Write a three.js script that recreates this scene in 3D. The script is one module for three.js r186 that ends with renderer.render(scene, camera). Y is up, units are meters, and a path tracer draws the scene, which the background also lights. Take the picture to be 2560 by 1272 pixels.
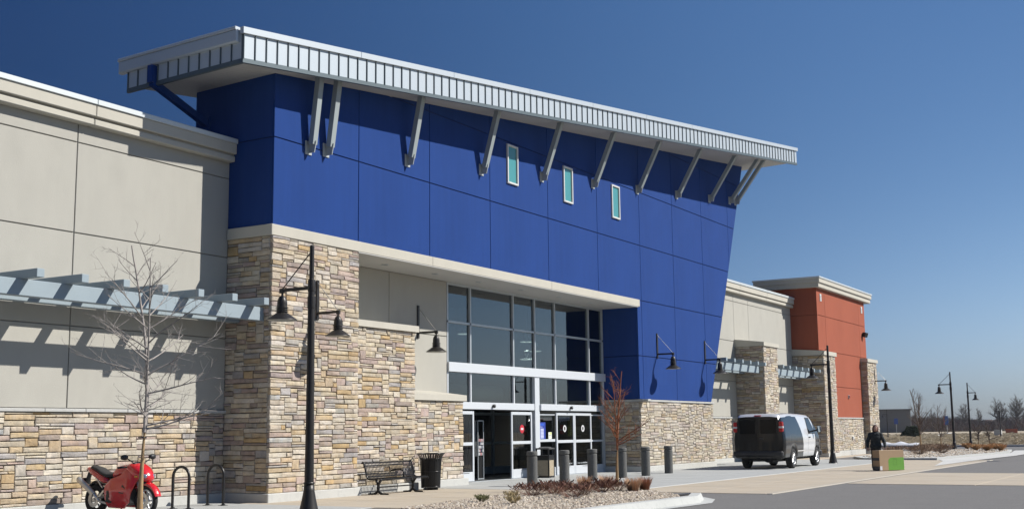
import * as THREE from 'three';
import { mergeGeometries, mergeVertices } from 'three/addons/utils/BufferGeometryUtils.js';
import { MarchingCubes } from 'three/addons/objects/MarchingCubes.js';

const C = (r, g, b) => new THREE.Color().setRGB(r, g, b); // linear
// ------------------------------------------------------------ camera, sky, sun, exposure
const scene = new THREE.Scene();
const camera = new THREE.PerspectiveCamera(23.94, 2560 / 1272, 0.1, 6000);
camera.position.set(0, 1.52, 19);
camera.rotation.order = 'YXZ';
camera.rotation.set(0.1468653, -1.034082, -0.01205956);
camera.updateMatrixWorld();

const renderer = new THREE.WebGLRenderer({ antialias: true });
renderer.setSize(1024, 508);
renderer.toneMapping = THREE.LinearToneMapping;
renderer.toneMappingExposure = 1.4;
renderer.shadowMap.enabled = true;
renderer.shadowMap.type = THREE.PCFSoftShadowMap;

const SUN = new THREE.Vector3(0.65, 1.03, 1).normalize();
{ // clear late-winter sky: deep blue away from the sun, paling towards the horizon
  const w = 512, h = 256, d = new Float32Array(w * h * 4);
  const K = [[-4.194, -3.067, -1.905], [3.538, 2.656, 1.651], [-1.569, -1.609, -1.588], [3.405, 2.835, 2.159], [-0.129, -0.12, -0.073]];
  for (let j = 0; j < h; j++) for (let i = 0; i < w; i++) {
    const el = ((j + 0.5) / h - 0.5) * Math.PI, az = ((i + 0.5) / w - 0.5) * 2 * Math.PI;
    const e = Math.max(Math.sin(el), 0), c = Math.cos(el);
    const g0 = Math.cos(az) * c * SUN.x + Math.sin(el) * SUN.y + Math.sin(az) * c * SUN.z;
    const gs = g0 > 0.3 ? 0.3 + 0.25 * Math.tanh((g0 - 0.3) / 0.25) : g0, g = Math.tanh(gs * 1.6) / 1.6, a = Math.exp(-e * 6), b = Math.exp(-e * 25), o = (j * w + i) * 4;
    const lo = [0.018, 0.05, 0.14];
    for (let k = 0; k < 3; k++) d[o + k] = Math.max(lo[k], Math.exp(K[0][k] + K[1][k] * a + K[2][k] * b + K[3][k] * g + K[4][k] * a * g)) / 1.4;
    d[o + 3] = 1;
  }
  const t = new THREE.DataTexture(d, w, h, THREE.RGBAFormat, THREE.FloatType);
  t.mapping = THREE.EquirectangularReflectionMapping; t.magFilter = THREE.LinearFilter; t.minFilter = THREE.LinearFilter; t.needsUpdate = true;
  scene.background = t; scene.environment = t;
}
scene.fog = new THREE.FogExp2(C(0.55, 0.6, 0.66), 0.00012); // thin winter haze
const sun = new THREE.DirectionalLight(new THREE.Color().setRGB(1, 0.955, 0.885), 5);
sun.position.set(40 + SUN.x * 90, SUN.y * 90, SUN.z * 90); sun.target.position.set(40, 0, 0);
sun.castShadow = true; sun.shadow.mapSize.set(4096, 4096);
Object.assign(sun.shadow.camera, { left: -60, right: 60, top: 40, bottom: -40, near: 1, far: 250 });
scene.add(sun, sun.target);

// ------------------------------------------------------------ helpers
const PI = Math.PI;
function rand(seed) { let a = seed >>> 0; return () => { a = (a + 0x6D2B79F5) | 0; let t = Math.imul(a ^ (a >>> 15), 1 | a); t = (t + Math.imul(t ^ (t >>> 7), 61 | t)) ^ t; return ((t ^ (t >>> 14)) >>> 0) / 4294967296; }; }
const V = (x, y, z) => new THREE.Vector3(x, y, z);
const lerp = (a, b, t) => a + (b - a) * t, clamp = (x, a, b) => Math.min(b, Math.max(a, x));
const smooth = (a, b, x) => { const t = clamp((x - a) / (b - a), 0, 1); return t * t * (3 - 2 * t); };


// periodic value noise for tiling textures
function noise2(seed) {
  const h = (x, y) => { let n = Math.imul(x, 374761393) + Math.imul(y, 668265263) + Math.imul(seed, 974711); n = Math.imul(n ^ (n >>> 13), 1274126177); return ((n ^ (n >>> 16)) >>> 0) / 4294967296; };
  const f = (x, y, p) => {
    const xi = Math.floor(x), yi = Math.floor(y), u = x - xi, v = y - yi, s = u * u * (3 - 2 * u), t = v * v * (3 - 2 * v);
    const m = (n) => ((n % p) + p) % p, a = m(xi), b = m(xi + 1), c = m(yi), d = m(yi + 1);
    return lerp(lerp(h(a, c), h(b, c), s), lerp(h(a, d), h(b, d), s), t);
  };
  f.fbm = (u, v, p, o) => { let s = 0, w = 0, k = 1; for (let i = 0; i < o; i++) { s += f(u * p, v * p, p) * k; w += k; k *= 0.55; p *= 2; } return s / w; };
  f.at = h; return f;
}
function tex(size, cover, srgb, fn) {
  const d = new Uint8Array(size * size * 4);
  for (let j = 0; j < size; j++) for (let i = 0; i < size; i++) {
    const c = fn(i / size, j / size, i, j), o = (j * size + i) * 4;
    for (let k = 0; k < 3; k++) { let x = clamp(typeof c === 'number' ? c : c[k], 0, 1); if (srgb) x = x <= 0.0031308 ? 12.92 * x : 1.055 * Math.pow(x, 1 / 2.4) - 0.055; d[o + k] = x * 255 + 0.5; }
    d[o + 3] = 255;
  }
  const t = new THREE.DataTexture(d, size, size); t.wrapS = t.wrapT = THREE.RepeatWrapping; t.magFilter = THREE.LinearFilter; t.minFilter = THREE.LinearMipmapLinearFilter; t.generateMipmaps = true;
  t.repeat.set(1 / cover, 1 / cover); if (srgb) t.colorSpace = THREE.SRGBColorSpace; t.needsUpdate = true; return t;
}
const N1 = noise2(11), N2 = noise2(23), N3 = noise2(37), N4 = noise2(51);
const T = {
  stucco: tex(512, 2.6, true, (u, v, i, j) => { const m = N1.fbm(u, v, 4, 4), s = N2.at(i, j), k = N3.fbm(u, v * 0.25 + 0.5, 16, 2); const b = 0.9 + 0.09 * (m - 0.5) + 0.05 * (s - 0.5) + 0.05 * (k - 0.5); return [b, b * 0.998, b * 0.99]; }),
  stuccoBump: tex(512, 0.9, false, (u, v, i, j) => 0.5 * N2.fbm(u, v, 64, 3) + 0.5 * N3.at(i, j)),
  streak: tex(512, 3.3, true, (u, v, i, j) => { const m = N1.fbm(u, v, 3, 5), k = N3(u * 40, v * 2, 40) * 0.6 + N4(u * 96, v * 4, 96) * 0.4; const b = 0.88 + 0.16 * (m - 0.5) + 0.1 * (k - 0.5) + 0.05 * (N2.at(i, j) - 0.5); return [b, b, b]; }),
  stone: tex(512, 0.7, true, (u, v, i, j) => { const m = N1.fbm(u, v, 6, 5), k = N2.fbm(u, v, 14, 3), s = N3.at(i, j); let b = 0.83 + 0.5 * (m - 0.5) + 0.06 * (s - 0.5); if (k < 0.3) b -= 0.12; const y = N4.fbm(u, v, 5, 3) - 0.5; return [b * (1 + 0.1 * y), b, b * (1 - 0.22 * y)]; }),
  stoneBump: tex(512, 0.45, false, (u, v, i, j) => 0.7 * N1.fbm(u, v * 1.0, 8, 5) + 0.3 * Math.abs(N3.fbm(u, v, 10, 3) - 0.5) * 2),
  concrete: tex(512, 3, true, (u, v, i, j) => { const m = N2.fbm(u, v, 4, 5), s = N1.at(i, j), k = N3.fbm(u, v, 24, 2); let b = 0.9 + 0.14 * (m - 0.5) + 0.08 * (s - 0.5) + (k > 0.66 ? -0.05 : 0); return [b, b, b * 0.99]; }),
  tan: tex(512, 4, true, (u, v, i, j) => { const m = N3.fbm(u, v, 5, 5), s = N1.at(i, j), k = N4.fbm(u, v, 12, 3); const b = 0.9 + 0.2 * (m - 0.5) + 0.07 * (s - 0.5); const y = k - 0.5; return [b * (1 + 0.06 * y), b, b * (1 - 0.1 * y)]; }),
  asphalt: tex(512, 2.2, true, (u, v, i, j) => { const s = N1.at(i, j), m = N2.fbm(u, v, 4, 4), c = N3.fbm(u, v, 90, 2); const b = 0.84 + 0.3 * (s - 0.5) + 0.14 * (m - 0.5) + 0.3 * (c - 0.5); return [b, b, b]; }),
  asphaltBump: tex(256, 0.6, false, (u, v, i, j) => 0.6 * N3.fbm(u, v, 50, 2) + 0.4 * N1.at(i, j)),
  field: tex(512, 26, true, (u, v, i, j) => { const m = N1.fbm(u, v, 6, 6), s = N2.at(i, j), g = N3.fbm(u, v, 8, 4); const b = 0.85 + 0.45 * (m - 0.5) + 0.25 * (s - 0.5), y = g - 0.5; return [b * (1 + 0.12 * y), b, b * (1 - 0.3 * y)]; }),
  grit: tex(256, 0.5, true, (u, v, i, j) => { const s = N2.at(i, j), c = N3.fbm(u, v, 36, 2); const b = 0.8 + 0.5 * (c - 0.5) + 0.3 * (s - 0.5); return [b, b, b * 0.98]; }),
  gritBump: tex(256, 0.5, false, (u, v, i, j) => N3.fbm(u, v, 36, 3)),
  bark: tex(256, 0.5, true, (u, v, i, j) => { const m = N1(u * 20, v * 6, 20) * 0.6 + N2.at(i, j) * 0.4; const b = 0.75 + 0.5 * (m - 0.5); return [b, b, b]; }),
  card: tex(256, 1, true, (u, v, i, j) => { const m = N1.fbm(u, v, 4, 4); const b = 0.92 + 0.12 * (m - 0.5) + 0.03 * Math.sin(v * 2 * PI * 40); return [b, b, b]; }),
};
const base = (c, o) => (o.transmission || o.metalness > 0.5 ? c : new THREE.Color(c).multiplyScalar(1 / 1.4));  // colours below are as they look at exposure 1.4
const std = (c, r, o = {}) => new THREE.MeshStandardMaterial({ color: base(c, o), roughness: r, ...o });
const phys = (c, r, o = {}) => new THREE.MeshPhysicalMaterial({ color: base(c, o), roughness: r, ...o });
const M = {
  beige: std(C(0.545, 0.53, 0.475), 0.93, { map: T.stucco, bumpMap: T.stuccoBump, bumpScale: 0.003 }),
  beigeJoint: std(C(0.27, 0.26, 0.235), 0.95),
  cream: std(C(0.66, 0.63, 0.545), 0.9, { map: T.stucco, bumpMap: T.stuccoBump, bumpScale: 0.002 }),
  blue: phys(C(0.021, 0.071, 0.29), 0.9, { specularIntensity: 0.3, map: T.streak, bumpMap: T.stuccoBump, bumpScale: 0.003 }),
  blueJoint: std(C(0.012, 0.02, 0.07), 0.9),
  red: phys(C(0.44, 0.12, 0.066), 0.9, { specularIntensity: 0.5, map: T.streak, bumpMap: T.stuccoBump, bumpScale: 0.003 }),
  redJoint: std(C(0.2, 0.06, 0.035), 0.9),
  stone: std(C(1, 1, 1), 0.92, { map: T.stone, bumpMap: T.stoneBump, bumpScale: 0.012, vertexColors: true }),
  mortar: std(C(0.09, 0.072, 0.058), 0.95),
  capstone: std(C(0.62, 0.62, 0.6), 0.9, { map: T.concrete, bumpMap: T.stoneBump, bumpScale: 0.008 }),
  plinth: std(C(0.66, 0.66, 0.63), 0.92, { map: T.concrete }),
  metalPanel: std(C(0.62, 0.69, 0.74), 0.42, { metalness: 0.25 }),
  metalCap: std(C(0.66, 0.72, 0.76), 0.4, { metalness: 0.25 }),
  seamDark: std(C(0.13, 0.17, 0.19), 0.5, { metalness: 0.3 }),
  coping: std(C(0.72, 0.77, 0.78), 0.45, { metalness: 0.15 }),
  soffit: std(C(0.6, 0.6, 0.58), 0.6),
  strut: std(C(0.42, 0.48, 0.49), 0.55, { map: T.stucco }),
  gusset: std(C(0.5, 0.54, 0.54), 0.5, { metalness: 0.1 }),
  pergola: std(C(0.37, 0.455, 0.51), 0.6, { map: T.stucco }),
  white: std(C(0.74, 0.78, 0.82), 0.45, { metalness: 0.1 }),
  alum: std(C(0.6, 0.65, 0.68), 0.4, { metalness: 0.35 }),
  whiteFrame: std(C(0.8, 0.8, 0.78), 0.5),
  teal: phys(C(0.1, 0.36, 0.38), 0.12, { ior: 1.6 }),
  glass: phys(C(0.42, 0.5, 0.52), 0, { transmission: 1, thickness: 0, ior: 2.0 }),
  doorGlass: phys(C(0.4, 0.44, 0.45), 0, { transmission: 1, thickness: 0, ior: 1.55 }),
  bronze: std(C(0.035, 0.031, 0.028), 0.42, { metalness: 0.3 }),
  lens: std(C(0.5, 0.5, 0.46), 0.35),
  black: std(C(0.012, 0.012, 0.012), 0.4),
  blackSatin: std(C(0.01, 0.01, 0.011), 0.3, { metalness: 0.2 }),
  blackMatte: std(C(0.018, 0.018, 0.018), 0.8),
  dark: std(C(0.05, 0.052, 0.055), 0.85),
  bollard: std(C(0.17, 0.17, 0.165), 0.95, { map: T.grit, bumpMap: T.gritBump, bumpScale: 0.006 }),
  pebble: std(C(0.56, 0.47, 0.34), 0.95, { map: T.grit, bumpMap: T.gritBump, bumpScale: 0.006 }),
  chrome: std(C(0.75, 0.75, 0.75), 0.18, { metalness: 1 }),
  steel: std(C(0.5, 0.48, 0.45), 0.35, { metalness: 0.9 }),
};

// geometry helpers -----------------------------------------------------------
function flat(g) { // plain non-indexed geometry with position, normal and uv in metres
  let q = g.index ? g.toNonIndexed() : g; const p = q.attributes.position, o = new THREE.BufferGeometry();
  o.setAttribute('position', p.clone());
  if (q.attributes.normal) o.setAttribute('normal', q.attributes.normal.clone()); else o.computeVertexNormals();
  if (q.attributes.color) o.setAttribute('color', q.attributes.color.clone());
  return uvm(o);
}
function uvm(g) {
  const p = g.attributes.position, uv = new Float32Array(p.count * 2), a = V(), b = V(), c = V();
  for (let i = 0; i < p.count; i += 3) {
    a.fromBufferAttribute(p, i); b.fromBufferAttribute(p, i + 1).sub(a); c.fromBufferAttribute(p, i + 2).sub(a); b.cross(c);
    const x = Math.abs(b.x), y = Math.abs(b.y), z = Math.abs(b.z);
    for (let k = 0; k < 3; k++) { const j = i + k, X = p.getX(j), Y = p.getY(j), Z = p.getZ(j); let s, t; if (y >= x && y >= z) { s = X; t = Z; } else if (x >= z) { s = Z; t = Y; } else { s = X; t = Y; } uv[j * 2] = s; uv[j * 2 + 1] = t; }
  }
  g.setAttribute('uv', new THREE.BufferAttribute(uv, 2)); return g;
}
const merge = (list) => mergeGeometries(list.map((g) => (g.index || !g.attributes.uv || Object.keys(g.attributes).length > 4 ? flat(g) : g)), false);
function fromTris(tris) { const o = new THREE.BufferGeometry(); o.setAttribute('position', new THREE.Float32BufferAttribute(tris, 3)); o.computeVertexNormals(); return uvm(o); }
function quad(t, a, b, c, d) { t.push(...a, ...b, ...c, ...a, ...c, ...d); }
function cbox(x0, y0, z0, x1, y1, z1, b = 0) { // box with chamfered edges
  const lo = [Math.min(x0, x1), Math.min(y0, y1), Math.min(z0, z1)], hi = [Math.max(x0, x1), Math.max(y0, y1), Math.max(z0, z1)], t = [];
  const cen = lo.map((l, i) => (l + hi[i]) / 2);
  b = Math.min(b, 0.45 * Math.min(...lo.map((l, i) => hi[i] - l)));
  const P = (s, ax) => s.map((q, i) => (q > 0 ? hi[i] - (i === ax ? 0 : b) : lo[i] + (i === ax ? 0 : b)));
  const face = (pts) => {
    const [A, B, D] = pts; const u = B.map((q, i) => q - A[i]), v = D.map((q, i) => q - A[i]);
    const n = [u[1] * v[2] - u[2] * v[1], u[2] * v[0] - u[0] * v[2], u[0] * v[1] - u[1] * v[0]];
    const m = pts.reduce((s, q) => s.map((w, i) => w + q[i] / pts.length), [0, 0, 0]);
    if (n.reduce((s, q, i) => s + q * (m[i] - cen[i]), 0) < 0) pts = pts.slice().reverse();
    for (let i = 1; i + 1 < pts.length; i++) t.push(...pts[0], ...pts[i], ...pts[i + 1]);
  };
  for (let ax = 0; ax < 3; ax++) for (const s of [-1, 1]) {
    const q = (a, c) => { const r = [0, 0, 0]; r[ax] = s; r[(ax + 1) % 3] = a; r[(ax + 2) % 3] = c; return r; };
    face([P(q(-1, -1), ax), P(q(1, -1), ax), P(q(1, 1), ax), P(q(-1, 1), ax)]);
  }
  if (b > 0) {
    for (let ax = 0; ax < 3; ax++) { // edges along ax
      const e = (ax + 1) % 3, f = (ax + 2) % 3;
      for (const s1 of [-1, 1]) for (const s2 of [-1, 1]) {
        const q = (a) => { const r = [0, 0, 0]; r[ax] = a; r[e] = s1; r[f] = s2; return r; };
        face([P(q(-1), e), P(q(1), e), P(q(1), f), P(q(-1), f)]);
      }
    }
    for (const a of [-1, 1]) for (const c of [-1, 1]) for (const e of [-1, 1]) face([P([a, c, e], 0), P([a, c, e], 1), P([a, c, e], 2)]);
  }
  return fromTris(t);
}
function prism(poly, d0, d1, map) { // polygon [[a,b]...] (counter-clockwise seen from +d) extruded between d0 and d1; map(a,b,d) gives the point
  const t = [], f = THREE.ShapeUtils.triangulateShape(poly.map((p) => new THREE.Vector2(...p)), []);
  for (const [i, j, k] of f) { t.push(...map(...poly[i], d1), ...map(...poly[j], d1), ...map(...poly[k], d1)); t.push(...map(...poly[i], d0), ...map(...poly[k], d0), ...map(...poly[j], d0)); }
  poly.forEach((p, i) => { const q = poly[(i + 1) % poly.length]; quad(t, map(...p, d0), map(...q, d0), map(...q, d1), map(...p, d1)); });
  return fromTris(t);
}
function bevelPrism(poly, d0, d1, b, map) { // same, with a chamfered front edge
  const n = poly.length, ins = poly.map((p, i) => {
    const a = poly[(i + n - 1) % n], c = poly[(i + 1) % n], e1 = [p[0] - a[0], p[1] - a[1]], e2 = [c[0] - p[0], c[1] - p[1]], l1 = Math.hypot(...e1), l2 = Math.hypot(...e2);
    const n1 = [-e1[1] / l1, e1[0] / l1], n2 = [-e2[1] / l2, e2[0] / l2], k = 1 + n1[0] * n2[0] + n1[1] * n2[1];
    return [p[0] + b * (n1[0] + n2[0]) / k, p[1] + b * (n1[1] + n2[1]) / k];
  });
  const t = [], f = THREE.ShapeUtils.triangulateShape(ins.map((p) => new THREE.Vector2(...p)), []);
  for (const [i, j, k] of f) t.push(...map(...ins[i], d1), ...map(...ins[j], d1), ...map(...ins[k], d1));
  poly.forEach((p, i) => { const j = (i + 1) % n, q = poly[j]; quad(t, map(...p, d0), map(...q, d0), map(...q, d1 - b), map(...p, d1 - b)); quad(t, map(...p, d1 - b), map(...q, d1 - b), map(...ins[j], d1), map(...ins[i], d1)); });
  return fromTris(t);
}
function clip(poly, a, b, c) { // keep a*x + b*y <= c
  const out = []; poly.forEach((p, i) => {
    const q = poly[(i + 1) % poly.length], s = a * p[0] + b * p[1] - c, t = a * q[0] + b * q[1] - c;
    if (s <= 0) out.push(p);
    if ((s < 0 && t > 0) || (s > 0 && t < 0)) { const k = s / (s - t); out.push([lerp(p[0], q[0], k), lerp(p[1], q[1], k)]); }
  }); return out;
}
function basis(p, q) { const d = q.clone().sub(p), l = d.length(); d.normalize(); const m = new THREE.Matrix4().makeRotationFromQuaternion(new THREE.Quaternion().setFromUnitVectors(V(0, 1, 0), d)); m.setPosition(p.clone().add(q).multiplyScalar(0.5)); return [m, l]; }
function rod(p, q, r0, r1 = r0, seg = 8) { const [m, l] = basis(p, q); return flat(new THREE.CylinderGeometry(r1, r0, l, seg, 1).applyMatrix4(m)); }
function beam(p, q, w, h, up = V(0, 1, 0), bev = 0.006) { // box from p to q, w wide across, h along up
  const d = q.clone().sub(p), l = d.length(); d.normalize(); const s = d.clone().cross(up).normalize(), u = s.clone().cross(d);
  const m = new THREE.Matrix4().makeBasis(s, u, d.clone().negate()); const c = p.clone().add(q).multiplyScalar(0.5); m.setPosition(c);
  return uvm(cbox(-w / 2, -h / 2, -l / 2, w / 2, h / 2, l / 2, bev).applyMatrix4(m));
}
function lathe(pts, seg = 20) { return flat(new THREE.LatheGeometry(pts.map(([r, y]) => new THREE.Vector2(r, y)), seg)); }
function tube(pts, r, seg = 24, rs = 8, closed = false) { return flat(new THREE.TubeGeometry(new THREE.CatmullRomCurve3(pts, closed), seg, r, rs, closed)); }
// loft along local x: stations [x, y, halfheight, halfwidth, exponent, z]
function loft(st, seg = 20) {
  const P = [], idx = [];
  st.forEach(([x, y, ry, rz, n = 2, z = 0]) => { for (let i = 0; i < seg; i++) { const a = (i / seg) * 2 * PI, c = Math.cos(a), s = Math.sin(a); P.push(x, y + ry * Math.sign(s) * Math.pow(Math.abs(s), 2 / n), z + rz * Math.sign(c) * Math.pow(Math.abs(c), 2 / n)); } });
  const m = st.length;
  for (let k = 0; k + 1 < m; k++) for (let i = 0; i < seg; i++) { const a = k * seg + i, b = k * seg + (i + 1) % seg, c = a + seg, d = b + seg; idx.push(a, c, b, b, c, d); }
  const c0 = P.length / 3; P.push(st[0][0], st[0][1], st[0][5] || 0); P.push(st[m - 1][0], st[m - 1][1], st[m - 1][5] || 0);
  for (let i = 0; i < seg; i++) { idx.push(c0, i, (i + 1) % seg); idx.push(c0 + 1, (m - 1) * seg + (i + 1) % seg, (m - 1) * seg + i); }
  const g = new THREE.BufferGeometry(); g.setAttribute('position', new THREE.Float32BufferAttribute(P, 3)); g.setIndex(idx); g.computeVertexNormals(); return flat(g);
}
const move = (g, x, y, z) => uvm(g.translate(x, y, z));

// object helpers --------------------------------------------------------------
const taken = {};
function numbered(n) { const k = taken[n] = (taken[n] ?? -1) + 1; return k ? `${n}_${String(k).padStart(3, '0')}` : n; }
function tag(o, label, category, group, kind) { if (label) o.userData.label = label; if (category) o.userData.category = category; if (group) o.userData.group = group; if (kind) o.userData.kind = kind; return o; }
function thing(name, label, category, [x, y, z] = [0, 0, 0], turn = 0, group) { const o = new THREE.Group(); o.name = numbered(name); o.position.set(x, y, z); o.rotation.y = turn; scene.add(o); return tag(o, label, category, group); }
function part(parent, name, geo, mat, label) {
  const g = Array.isArray(geo) ? merge(geo) : geo; const o = new THREE.Mesh(g, mat); o.name = name; o.castShadow = o.receiveShadow = true; parent.add(o); if (label) o.userData.label = label; return o;
}
function structure(name, geo, mat, label, category) { const o = part(scene, numbered(name), geo, mat); return tag(o, label, category, null, 'structure'); }
function copy(src, label, [x, y, z], turn) { const o = src.clone(); o.name = numbered(src.name.replace(/_\d+$/, '')); o.userData = { ...src.userData }; if (label) o.userData.label = label; o.position.set(x, y, z); if (turn !== undefined) o.rotation.y = turn; scene.add(o); return o; }
// ------------------------------------------------------------ ground, road, paving
const mField = std(C(0.5, 0.42, 0.3), 1, { map: T.field });
const mRoad = std(C(0.215, 0.208, 0.2), 0.95, { map: T.asphalt, bumpMap: T.asphaltBump, bumpScale: 0.006 });
const mTan = std(C(0.57, 0.49, 0.38), 0.93, { map: T.tan, bumpMap: T.stoneBump, bumpScale: 0.006 });
const mPave = std(C(0.5, 0.51, 0.5), 0.93, { map: T.concrete });
const mKerb = std(C(0.62, 0.63, 0.61), 0.92, { map: T.concrete });
const sheet = (x0, z0, x1, z1, y) => fromTris([x0, y, z0, x0, y, z1, x1, y, z1, x0, y, z0, x1, y, z1, x1, y, z0]);
structure('ground', sheet(-600, -2500, 4000, 1800, -0.02), mField);
structure('road', sheet(-90, -70, 97, 70, -0.014), mRoad);
function poly3(pts, y) { const f = THREE.ShapeUtils.triangulateShape(pts.map((p) => new THREE.Vector2(p[0], p[1])), []), t = []; for (const [i, j, k] of f) { const a = pts[i], b = pts[j], c = pts[k]; const up = (b[0] - a[0]) * (c[1] - a[1]) - (b[1] - a[1]) * (c[0] - a[0]) < 0; const q = up ? [a, b, c] : [a, c, b]; for (const p of q) t.push(p[0], y, p[1]); } return fromTris(t); }
function slabs(name, mat, cells, y0, y1, b) { // a pavement whose slabs are pieces of their own
  const o = new THREE.Group(); o.name = numbered(name); scene.add(o); tag(o, null, null, null, 'structure');
  for (const c of cells) part(o, 'slab', cbox(c[0], y0, c[1], c[2], y1, c[3], b), mat);
  return o;
}
const grid = (xs, zs) => { const r = []; for (let i = 0; i + 1 < xs.length; i++) for (let j = 0; j + 1 < zs.length; j++) r.push([xs[i] + 0.006, zs[j] + 0.006, xs[i + 1] - 0.006, zs[j + 1] - 0.006]); return r; };
slabs('pavement', mPave, grid([28, 30.6, 33.2, 35.8, 38.4, 41, 43.6, 46.2, 48.8, 51.4, 54, 56.6, 59.2], [-1.6, 0.1, 1.9, 3.7, 5.4]), -0.06, 0.004, 0.012);
slabs('pavement', mPave, grid([5, 7, 9, 11, 13, 15, 17, 18.7, 20.4], [-1.6, 0, 1.7, 3.4]), -0.06, 0.004, 0.012);
slabs('paved_walk', mTan, [...grid([20.4, 22.4, 24.2, 26.1, 28], [-0.4, 1.4, 3.4, 6]), ...grid([28, 31, 34, 37, 40, 43, 46, 49, 52, 55, 58.5], [5.52, 7.4, 9.3]), ...grid([59.2, 62, 65, 68, 71, 74, 77, 80], [-1.6, 1.2]), ...grid([33.8, 36.6, 39.4, 42.4], [9.6, 13, 17, 21, 26])], -0.06, 0, 0.012);
structure('kerb', cbox(28, -0.06, 5.4, 58.5, 0.008, 5.52, 0.01), mKerb);
structure('kerb', cbox(28, -0.06, 9.3, 58.5, 0.006, 9.45, 0.01), std(C(0.58, 0.525, 0.44), 0.93, { map: T.concrete }));
structure('kerb', merge([cbox(97, -0.06, -90, 97.35, 0.14, 70, 0.03)]), mKerb);
structure('path', poly3([[177, -18], [240, -28.4], [330, -44], [330, -47], [240, -30.5], [177, -19.4]], -0.012), std(C(0.72, 0.7, 0.66), 0.95, { map: T.concrete }));

// ------------------------------------------------------------ the store
const BX = 20.95, store = thing('store_building', 'large store with blue entrance tower, beige wings, stone pillars and a terracotta end block', 'store', [BX, 0, 0]);
const bpart = (parent, name, geo, mat, label) => { const g = merge(Array.isArray(geo) ? geo : [geo]); g.translate(-BX, 0, 0); return part(parent, name, g, mat, label); };
const bgroup = (name, label) => { const o = new THREE.Group(); o.name = name; store.add(o); if (label) o.userData.label = label; return o; };
const XY = (a, b, d) => [a, b, d];           // faces +z
const ZY = (x) => (a, b, d) => [x - d, b, a]; // faces -x, polygon given as (z, y)
const rect = (a0, b0, a1, b1) => [[a0, b0], [a1, b0], [a1, b1], [a0, b1]];

// stone veneer: ledge stones of mixed size, every one a solid piece
const stoneList = [], PAL = [[0.66, 0.56, 0.42, 30], [0.63, 0.49, 0.32, 13], [0.60, 0.43, 0.23, 4], [0.56, 0.435, 0.365, 15], [0.46, 0.375, 0.325, 7], [0.51, 0.47, 0.425, 8], [0.73, 0.65, 0.53, 26], [0.52, 0.51, 0.48, 2], [0.37, 0.29, 0.22, 3]];
function pickStone(r, pale) { let t = r() * 104; for (const p of PAL) { t -= p[3]; if (t < 0) { const k = 0.87 + 0.26 * r(), m = pale; return [lerp(p[0], 0.66, m) * k, lerp(p[1], 0.6, m) * k, lerp(p[2], 0.49, m) * k * (0.95 + 0.1 * r())]; } } return PAL[0]; }
function ledge(owner, o, u, n, W, H, seed, pale = 0, unit = 0.057) {
  const r = rand(seed), cw = 0.05, nc = Math.round(W / cw), nr = Math.max(1, Math.round(H / unit)), sx = W / nc, sy = H / nr, occ = new Uint8Array(nc * nr);
  const U = V(...u), Nn = V(...n), O = V(...o);
  for (let j = 0; j < nr; j++) for (let i = 0; i < nc; i++) {
    if (occ[j * nc + i]) continue;
    let run = 0; while (i + run < nc && !occ[j * nc + i + run] && run < 22) run++;
    const q = r(); let h = q < 0.24 ? 1 : q < 0.9 ? 2 : q < 0.98 ? 3 : 4; h = Math.min(h, nr - j);
    let w = h === 1 ? 6 + Math.floor(r() * 10) : h === 2 ? 5 + Math.floor(r() * 12) : h === 3 ? 4 + Math.floor(r() * 4) : 5 + Math.floor(r() * 2);
    if (run - w < 3) w = run < 18 ? run : 9; w = Math.min(w, run);
    for (let b = 0; b < h; b++) for (let a = 0; a < w; a++) if (occ[(j + b) * nc + i + a]) h = b;
    for (let b = 0; b < h; b++) for (let a = 0; a < w; a++) occ[(j + b) * nc + i + a] = 1;
    const cu = (i + w / 2) * sx, cv = (j + h / 2) * sy, P = O.clone().addScaledVector(U, cu).add(V(0, cv, 0));
    stoneList.push({ owner, P, U, Nn, w: w * sx, h: h * sy, col: pickStone(r, pale), seed: Math.floor(r() * 1e9), first: i === 0, last: i + w >= nc });
  }
}
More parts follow.
